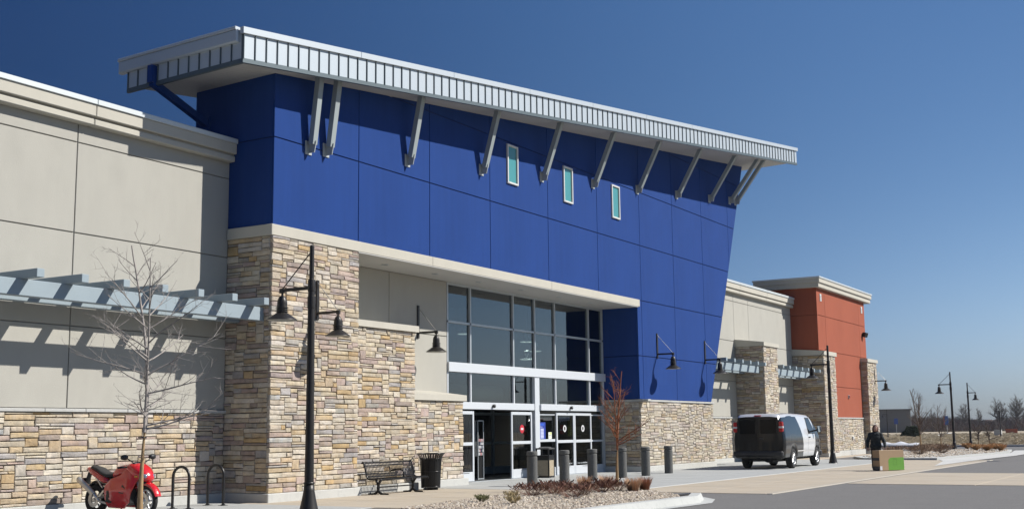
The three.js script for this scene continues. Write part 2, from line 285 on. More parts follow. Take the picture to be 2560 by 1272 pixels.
function stoneGeo(s) {
  const r = rand(s.seed), g = 0.0042, hw = s.w / 2 - g, hh = s.h / 2 - g * (0.8 + 0.8 * r()), d = 0.012 + 0.03 * r(), bv = 0.008 + 0.008 * r(), D0 = -0.055;
  const ring = []; for (let k = 0; k < 8; k++) { const X = [-1, 0, 1, 1, 1, 0, -1, -1][k], Y = [-1, -1, -1, 0, 1, 1, 1, 0][k]; ring.push([X * hw + (r() - 0.5) * 0.01, Y * hh + (r() - 0.5) * Math.min(0.014, hh * 0.3), X && Y ? 0.75 : 1]); }
  const t = [], B = (q, dz, i) => [q[0] - Math.sign(q[0]) * i * (q[2] < 1 ? 1.2 : 0.9) * (Math.abs(q[0]) > hw * 0.5 ? 1 : 0), q[1] - Math.sign(q[1]) * i * (Math.abs(q[1]) > hh * 0.5 ? 1 : 0), dz];
  const fr = ring.map((q) => B(q, d + (r() - 0.5) * 0.009, bv)), c = [(r() - 0.5) * hw, (r() - 0.5) * hh * 0.6, d + 0.001 + r() * 0.006];
  for (let k = 0; k < 8; k++) { const l = (k + 1) % 8, a = ring[k], b = ring[l]; quad(t, B(a, D0, 0), B(b, D0, 0), B(b, d - bv, 0), B(a, d - bv, 0)); quad(t, B(a, d - bv, 0), B(b, d - bv, 0), fr[l], fr[k]); t.push(...fr[k], ...fr[l], ...c); }
  const o = new THREE.BufferGeometry(); o.setAttribute('position', new THREE.Float32BufferAttribute(t, 3));
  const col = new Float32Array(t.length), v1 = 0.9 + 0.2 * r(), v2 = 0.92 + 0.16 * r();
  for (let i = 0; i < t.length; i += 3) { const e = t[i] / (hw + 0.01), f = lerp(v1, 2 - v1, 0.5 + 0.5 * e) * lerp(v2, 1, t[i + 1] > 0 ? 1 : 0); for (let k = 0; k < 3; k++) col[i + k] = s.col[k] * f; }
  o.setAttribute('color', new THREE.BufferAttribute(col, 3)); o.computeVertexNormals(); uvm(o);
  const ou = r() * 0.7, ov = r() * 0.7, uv = o.attributes.uv; for (let i = 0; i < uv.count; i++) uv.setXY(i, uv.getX(i) + ou, uv.getY(i) + ov);
  o.applyMatrix4(new THREE.Matrix4().makeBasis(s.U, V(0, 1, 0), s.Nn)); o.translate(s.P.x - BX, s.P.y, s.P.z); return o;
}
function hipCap(x0, x1, zf, zb, y0, y1, y2, hipR = 0.3, hipL = 0) { // concrete cap with a sloping top
  const t = [], a = [x0, y0, zf], b = [x1, y0, zf], c = [x1, y0, zb], d = [x0, y0, zb], A = [x0, y1, zf], B = [x1, y1, zf], Cc = [x1, y1, zb], D = [x0, y1, zb], R = [x1 - hipR, y2, zb], L = [x0 + hipL, y2, zb];
  quad(t, a, b, B, A); quad(t, b, c, Cc, B); quad(t, d, a, A, D); quad(t, d, c, b, a); quad(t, c, d, D, Cc); quad(t, A, B, R, L); t.push(...B, ...Cc, ...R); t.push(...D, ...A, ...L); quad(t, Cc, D, L, R);
  return fromTris(t);
}
function panelGrid(owner, mat, outline, xs, ys, d0, d1, map, skip) { // stucco panels parted by recessed joints
  const g = 0.011;
  for (let i = 0; i + 1 < xs.length; i++) for (let j = 0; j + 1 < ys.length; j++) {
    let p = rect(xs[i] + g, ys[j] + g, xs[i + 1] - g, ys[j + 1] - g);
    for (const h of outline) p = clip(p, ...h);
    if (skip) p = skip(p, xs[i], ys[j]) || [];
    if (p.length > 2) bpart(owner, 'panel', bevelPrism(p, d0, d1, 0.008, map), mat);
  }
}
// wings -------------------------------------------------------------------
const ZB = -1.4;
function wing(x0, x1, joints, y0) {
  const o = bgroup('beige_wall');
  bpart(o, 'joint_backing', cbox(x0, 2.04, ZB - 0.3, x1, 8.05, ZB - 0.026), M.beigeJoint);
  panelGrid(o, M.beige, [], [x0, ...joints, x1], y0, ZB - 0.03, ZB, XY);
  bpart(o, 'stone_backing', cbox(x0, 0, ZB - 0.3, x1, 2.04, ZB - 0.05), M.mortar);
  bpart(o, 'plinth', cbox(x0, -0.05, ZB - 0.05, x1, 0.2, ZB + 0.08, 0.012), M.plinth);
  for (let x = x0, k = 0; x < x1 - 0.01; k++) { const e = Math.min(x + 1.0 + 0.1 * ((k * 7) % 3), x1); bpart(o, 'cap_stone', cbox(x + 0.004, 2.03, ZB - 0.04, e - 0.004, 2.1, ZB + 0.07, 0.008), M.capstone); x = e; }
  return o;
}
const westWing = wing(6, 20.95, [9.2, 12.9, 16.47], [2.1, 3.79, 5.73, 7.65, 8.05]);
ledge(westWing, [12.5, 0.2, ZB], [1, 0, 0], [0, 0, 1], 8.42, 1.83, 101);
const eastWing = wing(48.2, 64.02, [51.6, 55.2, 57.26], [2.1, 3.79, 5.71, 7.65, 8.05]);
ledge(eastWing, [48.5, 0.2, ZB], [1, 0, 0], [0, 0, 1], 6.7, 1.83, 102, 0.35);
ledge(eastWing, [57.3, 0.2, ZB], [1, 0, 0], [0, 0, 1], 6.7, 1.83, 103, 0.35);
function cornice(o, x0, x1, cuts) {
  const xs = [x0, ...cuts, x1];
  for (let i = 0; i + 1 < xs.length; i++) {
    const a = xs[i] + 0.004, b = xs[i + 1] - 0.004;
    bpart(o, 'cornice', [cbox(a, 8.225, ZB - 0.3, b, 8.48, ZB + 0.25, 0.015), cbox(a, 8.04, ZB - 0.3, b, 8.185, ZB + 0.2, 0.02), cbox(a, 8.18, ZB - 0.3, b, 8.23, ZB + 0.15)], M.cream);
    bpart(o, 'coping', cbox(a, 8.478, ZB - 0.32, b, 8.595, ZB + 0.285, 0.01), M.coping);
  }
}
cornice(westWing, 6, 20.93, [10.4, 16.72]); cornice(eastWing, 50.9, 64.0, [55.6, 59.6]);
{ const o = bgroup('flat_roof'); // the mass behind the fronts
  bpart(o, 'roof_mass', [cbox(6, 0, -24, 28, 7.9, ZB - 0.3), cbox(42.2, 0, -24, 63.9, 7.9, ZB - 0.3), cbox(28, 0, -24, 42.2, 7.9, -9), cbox(28, 6.9, -9, 42.2, 7.9, -2.5)], M.beigeJoint); }
// stone pillars -------------------------------------------------------------
function pillar(name, x0, x1, zf, zBack, yTop, seed, { side = true, pale = 0, yb = 0.2, cap, ledgeCap, right = 0.1 } = {}) {
  const o = bgroup(name);
  bpart(o, 'core', cbox(x0 + 0.05, 0, zBack, x1 - 0.05, yTop, zf - 0.05), M.mortar);
  bpart(o, 'plinth', cbox(x0 - 0.08, -0.05, zBack, x1 + right, yb, zf + 0.08, 0.015), M.plinth);
  ledge(o, [x0 - 0.012, yb, zf], [1, 0, 0], [0, 0, 1], x1 - x0 + 0.012, yTop - yb, seed, pale);
  if (side) ledge(o, [x0, yb, zBack], [0, 0, 1], [-1, 0, 0], zf - 0.045 - zBack, yTop - yb, seed + 500, pale * 0.4);
  if (cap) bpart(o, 'cap', hipCap(x0 - 0.1, x1 + 0.1, zf + 0.09, zBack, yTop, yTop + cap[0], yTop + cap[1], 0.5, 0.0), M.cream);
  if (ledgeCap) for (let x = x0 - 0.04; x < x1 + 0.03;) { const e = Math.min(x + 0.9, x1 + 0.06); bpart(o, 'cap_stone', cbox(x + 0.003, yTop, zf - 0.2, e - 0.003, yTop + 0.075, zf + 0.07, 0.008), M.capstone); x = e; }
  return o;
}
pillar('stone_pillar', 20.95, 24.2, 0, ZB, 6.145, 201);
pillar('stone_pillar', 24.2, 27.1, -0.3, -1.47, 4.28, 202, { side: false, cap: [0.17, 0.3] });
pillar('stone_pillar', 27.1, 29.97, -0.6, -1.47, 2.44, 203, { side: false, cap: [0.17, 0.32], right: 0.2 });
const pier = pillar('stone_pillar', 41.16, 48.46, 0, -1.5, 2.595, 204, { pale: 0.45, ledgeCap: true });
for (let z = -1.5; z < -0.25; z += 0.62) bpart(pier, 'cap_stone', cbox(41.1, 2.595, z + 0.003, 41.36, 2.67, z + 0.617, 0.008), M.capstone);
pillar('stone_pillar', 55.22, 57.25, 0, ZB, 5.44, 205, { pale: 0.3, cap: [0.18, 0.36] });
pillar('stone_pillar', 64.02, 66.22, 0.3, ZB, 5.42, 206, { pale: 0.3, cap: [0.22, 0.36] });
pillar('stone_pillar', 72.43, 74.62, 0.45, -0.2, 5.4, 207, { pale: 0.3, cap: [0.2, 0.26] });
// terracotta end block -------------------------------------------------------
{ const o = bgroup('red_wall'); const zf = 0.09;
  bpart(o, 'joint_backing', cbox(64.05, 2.0, -6, 73.85, 9.4, zf - 0.026), M.redJoint);
  panelGrid(o, M.red, [], [64.01, 65.51, 72.5, 73.88], [2.1, 3.79, 5.69, 7.6, 9.1], zf - 0.03, zf, XY);
  panelGrid(o, M.red, [], [-6, -3.2, zf - 0.03], [5.5, 7.6, 9.1], -0.04, 0, ZY(64.01));
  bpart(o, 'stone_backing', cbox(66.2, 0, -0.3, 72.45, 2.04, zf - 0.05), M.mortar);
  bpart(o, 'plinth', cbox(66.22, -0.05, -0.2, 72.43, 0.28, zf + 0.08, 0.012), M.plinth);
  ledge(o, [66.22, 0.28, zf], [1, 0, 0], [0, 0, 1], 6.21, 1.76, 208, 0.35);
  for (let x = 66.22; x < 72.4; x += 1.242) bpart(o, 'cap_stone', cbox(x + 0.004, 2.04, zf - 0.05, x + 1.238, 2.11, zf + 0.07, 0.008), M.capstone);
  bpart(o, 'cornice', [cbox(63.74, 9.33, -3.35, 74.72, 9.58, zf + 0.28, 0.015), cbox(63.8, 9.08, -3.3, 74.66, 9.34, zf + 0.21, 0.02)], M.cream);
  bpart(o, 'coping', cbox(63.7, 9.57, -3.4, 74.76, 9.66, zf + 0.32, 0.01), M.coping);
  bpart(o, 'block_body', [cbox(64.1, 0, -20, 73.8, 9.0, -0.3)], M.redJoint);
  for (const [x, y] of [[64.75, 8.59], [73.2, 8.58]]) { const v = bpart(o, 'vent', cbox(x - 0.14, y - 0.2, zf, x + 0.14, y + 0.2, zf + 0.03, 0.006), M.whiteFrame); for (let k = 0; k < 4; k++) bpart(v, 'louvre', cbox(x - 0.1, y - 0.14 + k * 0.075, zf + 0.028, x + 0.1, y - 0.1 + k * 0.075, zf + 0.045, 0.004), M.coping); }
  const al = bpart(o, 'floodlight', [cbox(73.1, 6.98, zf, 73.34, 7.2, zf + 0.1, 0.02), beam(V(73.2, 7.1, zf + 0.08), V(73.15, 7.04, zf + 0.26), 0.3, 0.28)], M.black);
  const st = bpart(o, 'alarm_strobe', cbox(69.28, 3.2, zf, 69.5, 3.38, zf + 0.07, 0.015), M.whiteFrame); bpart(st, 'red_face', cbox(69.3, 3.21, zf + 0.07, 69.39, 3.37, zf + 0.1, 0.01), std(C(0.45, 0.03, 0.02), 0.5));
  bpart(o, 'outlet_box', cbox(69.58, 0.88, zf + 0.02, 69.8, 1.04, zf + 0.11, 0.015), M.whiteFrame);
}
// blue entrance tower ----------------------------------------------------------
const TOPA = 0.115, TOPB = 7.674, edgeX = (y) => 48.36 + 0.447 * (y - 2.7), topY = (x, z = 0) => TOPB + TOPA * x + 0.03 * z;
{ const o = bgroup('blue_wall');
  const full = [[20.98, 6.2], [41.18, 6.2], [41.18, 2.62], [edgeX(2.62) - 0.03, 2.62], [edgeX(13.9) - 0.03, topY(53.35) - 0.02], [20.98, topY(20.98) - 0.02]];
  bpart(o, 'joint_backing', prism(full, -2.55, -0.026, XY), M.blueJoint);
  const H = [[1, -0.447, 48.36 - 0.447 * 2.7], [-TOPA, 1, TOPB - 0.01]];
  const ys = [2.67, 4.3, 6.4, 8.52, 10.6, 12.72, 14.5], xs = [20.95, 24.19, 27.42, 30.66, 34.3, 37.92, 41.53, 44.72, 47.9, 51.1, 54.5];
  panelGrid(o, M.blue, H, xs, ys, -0.03, 0, XY, (p, x, y) => (y < 6.3 ? (x > 41 ? p : x > 37 ? clip(p, -1, 0, -41.15) : null) : p));
  panelGrid(o, M.blue, [[0, 1, topY(20.95) - 0.02]], [-2.6, -0.028], [6.4, 8.52, 10.6], -0.04, 0, ZY(20.95));
  panelGrid(o, M.blue, [], [-1.5, -0.028], [2.67, 4.3, 6.15], -0.04, 0, ZY(41.15));
}
for (const [x0, x1, y0, y1] of [[31.66, 32.32, 9.25, 10.52], [35.38, 36.04, 9.25, 10.51], [39.11, 39.77, 9.25, 10.5]]) {
  const w = bgroup('window');
  bpart(w, 'frame', [cbox(x0, y0, -0.04, x0 + 0.06, y1, 0.055, 0.008), cbox(x1 - 0.06, y0, -0.04, x1, y1, 0.055, 0.008), cbox(x0 + 0.06, y1 - 0.06, -0.04, x1 - 0.06, y1, 0.053, 0.008), cbox(x0 + 0.06, y0, -0.04, x1 - 0.06, y0 + 0.06, 0.06, 0.008)], M.whiteFrame);
  bpart(w, 'pane', cbox(x0 + 0.06, y0 + 0.06, -0.03, x1 - 0.06, y1 - 0.06, 0.006), M.teal);
}
{ const o = bgroup('lintel'); // cream band over the recess, its soffit boards and downlights
  for (const [a, b] of [[20.88, 27.5], [27.5, 34.4], [34.4, 41.28]]) bpart(o, 'band', cbox(a, 6.145, -1.38, b, 6.412, 0.05, 0.012), M.cream);
  for (let k = 0; k < 9; k++) bpart(o, 'soffit_board', cbox(24.16, 6.118, -1.48 + k * 0.17, 41.14, 6.146, -1.318 + k * 0.17, 0.006), M.soffit);
  for (const x of [26.3, 28.72, 31.1, 33.7, 36.3, 38.62]) { const d = bpart(o, 'downlight', move(lathe([[0.075, 0], [0.1, 0], [0.105, 0.012], [0.105, 0.03], [0.075, 0.03], [0.07, 0.012], [0.075, 0]], 20), x, 6.1, -0.71), M.alum); bpart(d, 'lamp', move(lathe([[0, 0.012], [0.07, 0.014]], 16), x, 6.1, -0.71), M.dark); }
}
// canopy roof -----------------------------------------------------------------
{ const o = bgroup('canopy_roof', 'sloping canopy roof with pale standing-seam fascia');
  const k = (2.158 - 0.656) / (54.93 - 19.175), al = Math.atan(k), ca = Math.cos(al), sa = Math.sin(al), X0 = 19.175, X1 = 54.93;
  const zf = (x) => 0.656 + k * (x - X0), yb = (x) => topY(x, zf(x)) - 0.08;
  const FX = (x, y, d) => [x - sa * d, y, zf(x) + ca * d];
  const strip = (a, b, lo, hi, d0, d1, bev) => bevelPrism([[a, yb(a) + lo], [b, yb(b) + lo], [b, yb(b) + hi], [a, yb(a) + hi]], d0, d1, bev, FX);
  const n = 101, w = (X1 - X0) / n;
  for (let i = 0; i < n; i++) { const a = X0 + i * w; bpart(o, 'fascia_panel', strip(a + 0.012, a + w - 0.012, 0.035, 0.61, -0.05, 0, 0.004), M.metalPanel); bpart(o, 'seam', strip(a - 0.011, a + 0.011, 0.03, 0.61, -0.05, 0.03, 0.003), M.seamDark); }
  bpart(o, 'drip_edge', strip(X0 - 0.02, X1 + 0.02, -0.07, 0.035, -0.06, 0.012, 0.004), M.seamDark);
  for (let i = 0; i < 9; i++) { const a = X0 + (X1 - X0) * i / 9, b = X0 + (X1 - X0) * (i + 1) / 9; bpart(o, 'cap_flashing', strip(a - (i ? -0.004 : 0.06), b + (i === 8 ? 0.06 : -0.004), 0.6, 0.755, -0.05, 0.06, 0.006), M.metalCap); }
  // left edge
  const ZL = -3.05, yl = (z) => topY(X0, z) - 0.08, LX = (z, y, d) => [X0 - d, y, z];
  const ls = (a, b, lo, hi, d0, d1, bev) => bevelPrism([[a, yl(a) + lo], [b, yl(b) + lo], [b, yl(b) + hi], [a, yl(a) + hi]], d0, d1, bev, LX);
  for (let i = 0; i < 11; i++) { const a = 0.64 - (i + 1) * 0.334, b = 0.64 - i * 0.334; bpart(o, 'fascia_panel', ls(a + 0.012, b - 0.012, 0.035, 0.6, -0.05, 0, 0.004), M.metalPanel); bpart(o, 'seam', ls(a - 0.011, a + 0.011, 0.03, 0.6, -0.05, 0.03, 0.003), M.seamDark); }
  bpart(o, 'drip_edge', ls(ZL - 0.02, 0.63, -0.07, 0.035, -0.06, 0.012, 0.004), M.seamDark);
  bpart(o, 'gutter', ls(-3.3, 0.55, 0.42, 0.72, -0.04, 0.1, 0.03), M.metalPanel);
  bpart(o, 'cap_flashing', ls(-3.32, 0.5, 0.72, 0.79, -0.05, 0.11, 0.01), M.metalCap);
  // soffit boards run along the roof
  const sb = (za, zc) => { const t = [], P = (x, z, e) => [x, topY(x, z) + e, z]; const xa = X0 + 0.05, xc = X1 - 0.05; const A = [[xa, za], [xc, za], [xc, zc], [xa, zc]]; return [A, P]; };
  const rows = 26; for (let i = 0; i < rows; i++) {
    const f0 = i / rows, f1 = (i + 1) / rows, t = [], P = (x, f, e, s) => { const z = lerp(ZL + 0.04, zf(x) - 0.06, f) + s; return [x, topY(x, z) + e, z]; }, xa = X0 + 0.05, xc = X1 - 0.05, g = 0.004;
    const q = (e) => [P(xa, f0, e, g), P(xc, f0, e, g), P(xc, f1, e, -g), P(xa, f1, e, -g)], A = q(-0.012), B = q(0.02); quad(t, ...A); quad(t, ...B.slice().reverse()); for (let m = 0; m < 4; m++) quad(t, A[(m + 1) % 4], A[m], B[m], B[(m + 1) % 4]);
    bpart(o, 'soffit_board', fromTris(t), M.soffit);
  }
  { const t = [], P = (x, z, e) => [x, topY(x, z) + e, z], c = [[X0 + 0.02, ZL], [X1, ZL], [X1, zf(X1) - 0.05], [X0 + 0.02, zf(X0) - 0.05]]; const lo = c.map(([x, z]) => P(x, z, 0.03)), hi = c.map(([x, z]) => P(x, z, 0.6)); quad(t, ...lo); quad(t, ...hi.slice().reverse()); for (let m = 0; m < 4; m++) quad(t, lo[(m + 1) % 4], lo[m], hi[m], hi[(m + 1) % 4]); bpart(o, 'deck', fromTris(t), M.coping); }
}
// steel struts under the canopy
for (const [x, y, zt] of [[22.13, 8.33, 0.33], [22.8, 8.4, 0.36], [26.28, 8.8, 0.48], [30.1, 9.24, 0.61], [33.85, 9.69, 0.75], [37.58, 10.1, 0.89], [41.34, 10.52, 1.01], [45.21, 10.96, 1.13], [48.89, 11.39, 1.28], [51.41, 11.71, 1.42], [52.15, 11.78, 1.45]]) {
  const xc = x + 0.06, yt = topY(xc, zt), s = bpart(store, 'strut', beam(V(xc, y + 0.22, 0.14), V(xc, yt + 0.02, zt + 0.02), 0.17, 0.15, V(0, 0, 1)), M.strut);
  bpart(s, 'foot_plate', cbox(xc - 0.13, y - 0.02, 0.0, xc + 0.11, y + 0.32, 0.022, 0.004), M.gusset);
  bpart(s, 'gusset', prism([[0.02, y + 0.02], [0.2, y + 0.02], [0.26, y + 0.3], [0.02, y + 0.34]], -0.012, 0.012, (a, b, d) => [xc + d, b, a]), M.gusset);
}
{ const s = bpart(store, 'strut', [beam(V(19.12, topY(19.2, -2.15) + 0.32, -2.15), V(19.12, topY(19.2, -2.15) - 0.1, -2.15), 0.2, 0.16, V(0, 0, 1)), beam(V(19.1, topY(19.2, -2.15) - 0.08, -2.15), V(20.93, 9.12, -2.19), 0.15, 0.17)], M.blue);
  bpart(s, 'foot_plate', cbox(20.9, 8.9, -2.3, 20.955, 9.3, -2.08, 0.004), M.blue); }
// ------------------------------------------------------------ entrance
const beigeRecess = bgroup('beige_wall');
bpart(beigeRecess, 'joint_backing', cbox(24.2, 2.4, -1.9, 30.45, 6.2, -1.5), M.beigeJoint);
panelGrid(beigeRecess, M.beige, [], [24.2, 27.5, 30.45], [2.42, 4.43, 6.12], -1.5, -1.47, XY);
{ const Z = -1.5, o = bgroup('storefront', 'tall glazed entrance front with pale metal framing');
  const xs = [30.5, 31.8, 34.45, 35.9, 37.33, 39.96, 41.1];
  const bar = (x0, y0, x1, y1, z0 = Z - 0.1, z1 = Z + 0.03, m = M.alum, n = 'mullion', l) => bpart(o, n, cbox(x0, y0, z0, x1, y1, z1, 0.006), m, l);
  for (const x of xs) { bar(x - 0.035, 3.66, x + 0.035, 4.875); bar(x - 0.035, 4.945, x + 0.035, 6.05); if (x !== 35.9) bar(x - 0.035, 2.45, x + 0.035, 3.37, Z - 0.1, Z + 0.03, M.white); }
  for (let i = 0; i + 1 < xs.length; i++) bar(xs[i] + 0.036, 4.87, xs[i + 1] - 0.036, 4.94, Z - 0.1, Z + 0.025);
  bar(30.46, 6.05, 41.14, 6.12);
  bar(30.46, 3.37, 41.14, 3.66, Z - 0.1, Z + 0.1, M.white, 'transom_band');
  bar(35.76, 0, 36.08, 3.37, Z - 0.12, Z + 0.07, M.white, 'post');
  for (let i = 0; i + 1 < xs.length; i++) {
    const a = xs[i] + 0.035, b = xs[i + 1] - 0.035;
    bpart(o, 'pane', cbox(a, 3.66, Z - 0.04, b, 4.87, Z - 0.036), M.glass); bpart(o, 'pane', cbox(a, 4.94, Z - 0.04, b, 6.05, Z - 0.036), M.glass);
    bpart(o, 'pane', cbox(i === 3 ? 36.08 : a, 2.46, Z - 0.04, i === 2 ? 35.76 : b, 3.37, Z - 0.036), M.glass);
  }
  for (const [a, b, z] of [[30.9, 35.76, 0.05], [36.08, 40.36, 0.13]]) { bar(a, 2.24, b, 2.46, Z - 0.1, Z + z, M.white, 'door_header'); }
  bar(40.36, 2.24, 41.14, 2.46, Z - 0.1, Z + 0.02, M.alum, 'door_header');
  for (const [x, z] of [[33.05, 0.05], [38.2, 0.13]]) bpart(o, 'sensor', move(lathe([[0, -0.05], [0.05, -0.03], [0.06, 0.04], [0, 0.05]], 12).rotateX(PI / 2), x, 2.35, Z + z + 0.04), M.black);
  bar(41.0, 0, 41.14, 2.24, Z - 0.1, Z + 0.03, M.alum);
  bar(30.9, 0, 31.2, 2.24, Z - 0.12, Z - 0.02, M.alum);
  // side lights
  bar(36.08, 2.08, 37.28, 2.13, Z - 0.08, Z + 0.0, M.white); bar(36.08, 1.17, 37.28, 1.26, Z - 0.08, Z + 0.0, M.white); bar(36.08, 0, 37.28, 0.3, Z - 0.08, Z, M.white, 'kick_plate');
  bpart(o, 'pane', cbox(36.08, 0.3, Z - 0.05, 37.28, 1.17, Z - 0.046), M.doorGlass); bpart(o, 'pane', cbox(36.08, 1.26, Z - 0.05, 37.28, 2.08, Z - 0.046), M.doorGlass);
  bar(40.0, 2.08, 41, 2.13, Z - 0.08, Z, M.white); bar(40.0, 1.13, 41, 1.2, Z - 0.08, Z, M.white); bar(40.0, 0, 41, 0.3, Z - 0.08, Z, M.white, 'kick_plate');
  bpart(o, 'pane', cbox(40, 0.3, Z - 0.05, 41, 1.13, Z - 0.046), M.doorGlass); bpart(o, 'pane', cbox(40, 1.2, Z - 0.05, 41, 2.08, Z - 0.046), M.doorGlass);
  bar(31.9, -0.02, 35.7, 0.012, Z - 0.15, Z + 0.1, M.alum, 'threshold'); bar(36.08, -0.02, 41, 0.012, Z - 0.15, Z + 0.1, M.alum, 'threshold');
  // sliding doors
  const door = (x0, x1, z) => {
    const d = bgroup('sliding_door'); const b = (a, c, e, f, n = 'rail') => bpart(d, n, cbox(a, c, z, e, f, z + 0.05, 0.006), M.white);
    b(x0, 0.02, x0 + 0.085, 2.18, 'stile'); b(x1 - 0.085, 0.02, x1, 2.18, 'stile'); b(x0 + 0.085, 2.08, x1 - 0.085, 2.18); b(x0 + 0.085, 1.12, x1 - 0.085, 1.22); b(x0 + 0.085, 0.02, x1 - 0.085, 0.31);
    bpart(d, 'pane', cbox(x0 + 0.085, 0.31, z + 0.022, x1 - 0.085, 1.12, z + 0.026), M.doorGlass); bpart(d, 'pane', cbox(x0 + 0.085, 1.22, z + 0.022, x1 - 0.085, 2.08, z + 0.026), M.doorGlass);
    bpart(d, 'latch', cbox((x0 + x1) / 2 - 0.1, 0.27, z + 0.05, (x0 + x1) / 2 + 0.32, 0.285, z + 0.056), M.dark);
    return d;
  };
  const canvasMat = (w, h, draw, o2 = {}) => { const c = document.createElement('canvas'); c.width = w; c.height = h; const x = c.getContext('2d'); draw(x); const t = new THREE.CanvasTexture(c); t.colorSpace = THREE.SRGBColorSpace; return std(0xffffff, 0.6, { map: t, ...o2 }); };
  const decal = (parent, name, x0, y0, x1, y1, z, mat, label) => { const g = new THREE.PlaneGeometry(x1 - x0, y1 - y0); g.translate((x0 + x1) / 2 - BX, (y0 + y1) / 2, z); return part(parent, name, g, mat, label); };
  const dL = door(30.72, 31.96, Z - 0.02); const dA = door(34.24, 35.61, Z - 0.02), dB = door(37.29, 38.63, Z - 0.0), dC = door(38.64, 39.98, Z - 0.0);
  const disc = (x, y, rx, ry, z, hole) => { const s = new THREE.Shape(); s.absellipse(0, 0, rx, ry, 0, 2 * PI); if (hole) { const h = new THREE.Path(); h.absellipse(0, 0, rx * 0.42, ry * 0.6, 0, 2 * PI); s.holes.push(h); } return flat(new THREE.ExtrudeGeometry(s, { depth: 0.003, bevelEnabled: false, curveSegments: 20 })).translate(x, y, z); };
  const sticker = std(C(0.8, 0.8, 0.8), 0.5), redS = std(C(0.62, 0.02, 0.04), 0.5);
  { const s = bpart(dA, 'sticker', disc(34.96, 1.62, 0.14, 0.14, Z + 0.008), redS, 'round red sticker'); const q = bpart(dA, 'sticker', cbox(34.88, 1.585, Z + 0.012, 35.04, 1.655, Z + 0.014), sticker); }
  for (const [d, x] of [[dB, 37.93], [dC, 39.32]]) bpart(d, 'sticker', disc(x, 1.62, 0.12, 0.12, Z + 0.028, true), sticker, 'round white sticker with an open centre');
  const text = canvasMat(512, 64, (x) => { x.clearRect(0, 0, 512, 64); x.fillStyle = '#cfd6da'; x.font = '40px sans-serif'; x.fillText('Always open', 6, 46); x.font = 'bold 44px sans-serif'; x.fillText('bestbuy', 236, 46); x.font = '40px sans-serif'; x.fillText('.com', 402, 46); }, { transparent: true, alphaTest: 0.4 });
  decal(dB, 'lettering', 37.5, 0.34, 38.5, 0.45, Z + 0.0265, text); decal(dC, 'lettering', 38.85, 0.34, 39.8, 0.45, Z + 0.0265, text);
  const hours = canvasMat(256, 256, (x) => { x.fillStyle = '#1f3da6'; x.fillRect(0, 0, 256, 256); x.fillStyle = '#2a5fd0'; x.fillRect(20, 20, 190, 30); x.fillStyle = '#d8dcf4'; x.font = 'bold 24px sans-serif'; x.fillText('Store Hours', 26, 78); x.font = 'bold 20px sans-serif'; ['Mon', 'Tue', 'Wed', 'Thu', 'Fri', 'Sat', 'Sun'].forEach((s, i) => { x.fillText(s, 22, 112 + i * 22); x.fillRect(98, 96 + i * 22, 100, 17); }); });
  decal(o, 'hours_sign', 36.1, 1.27, 36.66, 1.84, Z - 0.043, hours, 'blue opening hours sign on the glass');
  const note = canvasMat(128, 128, (x) => { x.fillStyle = '#eef2e4'; x.fillRect(0, 0, 128, 128); x.fillStyle = '#dfe88a'; x.fillRect(54, 6, 66, 36); x.fillStyle = '#8a8f78'; x.fillRect(14, 54, 96, 6); x.fillRect(14, 68, 96, 5); x.fillRect(14, 100, 60, 4); });
  decal(o, 'notice', 36.86, 1.27, 37.1, 1.5, Z - 0.043, note, 'small pale notice on the glass');
  bpart(o, 'poster', cbox(38.82, 1.34, Z - 0.34, 39.52, 2.05, Z - 0.33), std(C(0.42, 0.38, 0.01), 0.7), 'yellow poster behind the glass');
  bpart(o, 'notice', cbox(40.02, 1.42, Z - 0.045, 40.16, 1.62, Z - 0.043), std(C(0.5, 0.62, 0.72), 0.6), 'pale blue notice on the glass');
  // the room behind
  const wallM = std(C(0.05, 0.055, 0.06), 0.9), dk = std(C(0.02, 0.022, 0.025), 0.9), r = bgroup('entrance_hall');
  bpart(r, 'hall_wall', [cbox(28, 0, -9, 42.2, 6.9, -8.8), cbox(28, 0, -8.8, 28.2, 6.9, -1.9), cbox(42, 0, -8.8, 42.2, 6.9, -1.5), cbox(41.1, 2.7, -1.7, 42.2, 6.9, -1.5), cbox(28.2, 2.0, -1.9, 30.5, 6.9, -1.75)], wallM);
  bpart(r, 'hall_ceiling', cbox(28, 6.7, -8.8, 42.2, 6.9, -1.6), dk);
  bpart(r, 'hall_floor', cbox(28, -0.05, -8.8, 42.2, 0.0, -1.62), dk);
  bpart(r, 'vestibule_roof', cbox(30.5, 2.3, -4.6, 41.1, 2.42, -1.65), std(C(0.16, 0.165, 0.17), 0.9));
  bpart(r, 'duct', rod(V(29, 3.0, -6.5), V(41.5, 3.0, -6.5), 0.35, 0.35, 20), std(C(0.4, 0.42, 0.42), 0.6));
  for (const x of [31.2, 32.9, 34.4, 34.55, 36.2, 38, 39.8, 40.9]) bpart(r, 'inner_mullion', cbox(x, 0, -4.62, x + 0.12, 2.3, -4.52, 0.006), std(C(0.4, 0.48, 0.54), 0.4));
  for (const y of [0.02, 1.08, 2.14]) bpart(r, 'inner_rail', cbox(31.3, y, -4.6, 40.9, y + (y < 0.1 ? 0.26 : 0.1), -4.54, 0.006), std(C(0.4, 0.48, 0.54), 0.4));
  for (let k = 0; k < 3; k++) bpart(r, 'mat_strip', cbox(32, 0, -2.4 - k * 0.5, 35.5, 0.012, -2.15 - k * 0.5), M.dark);
}
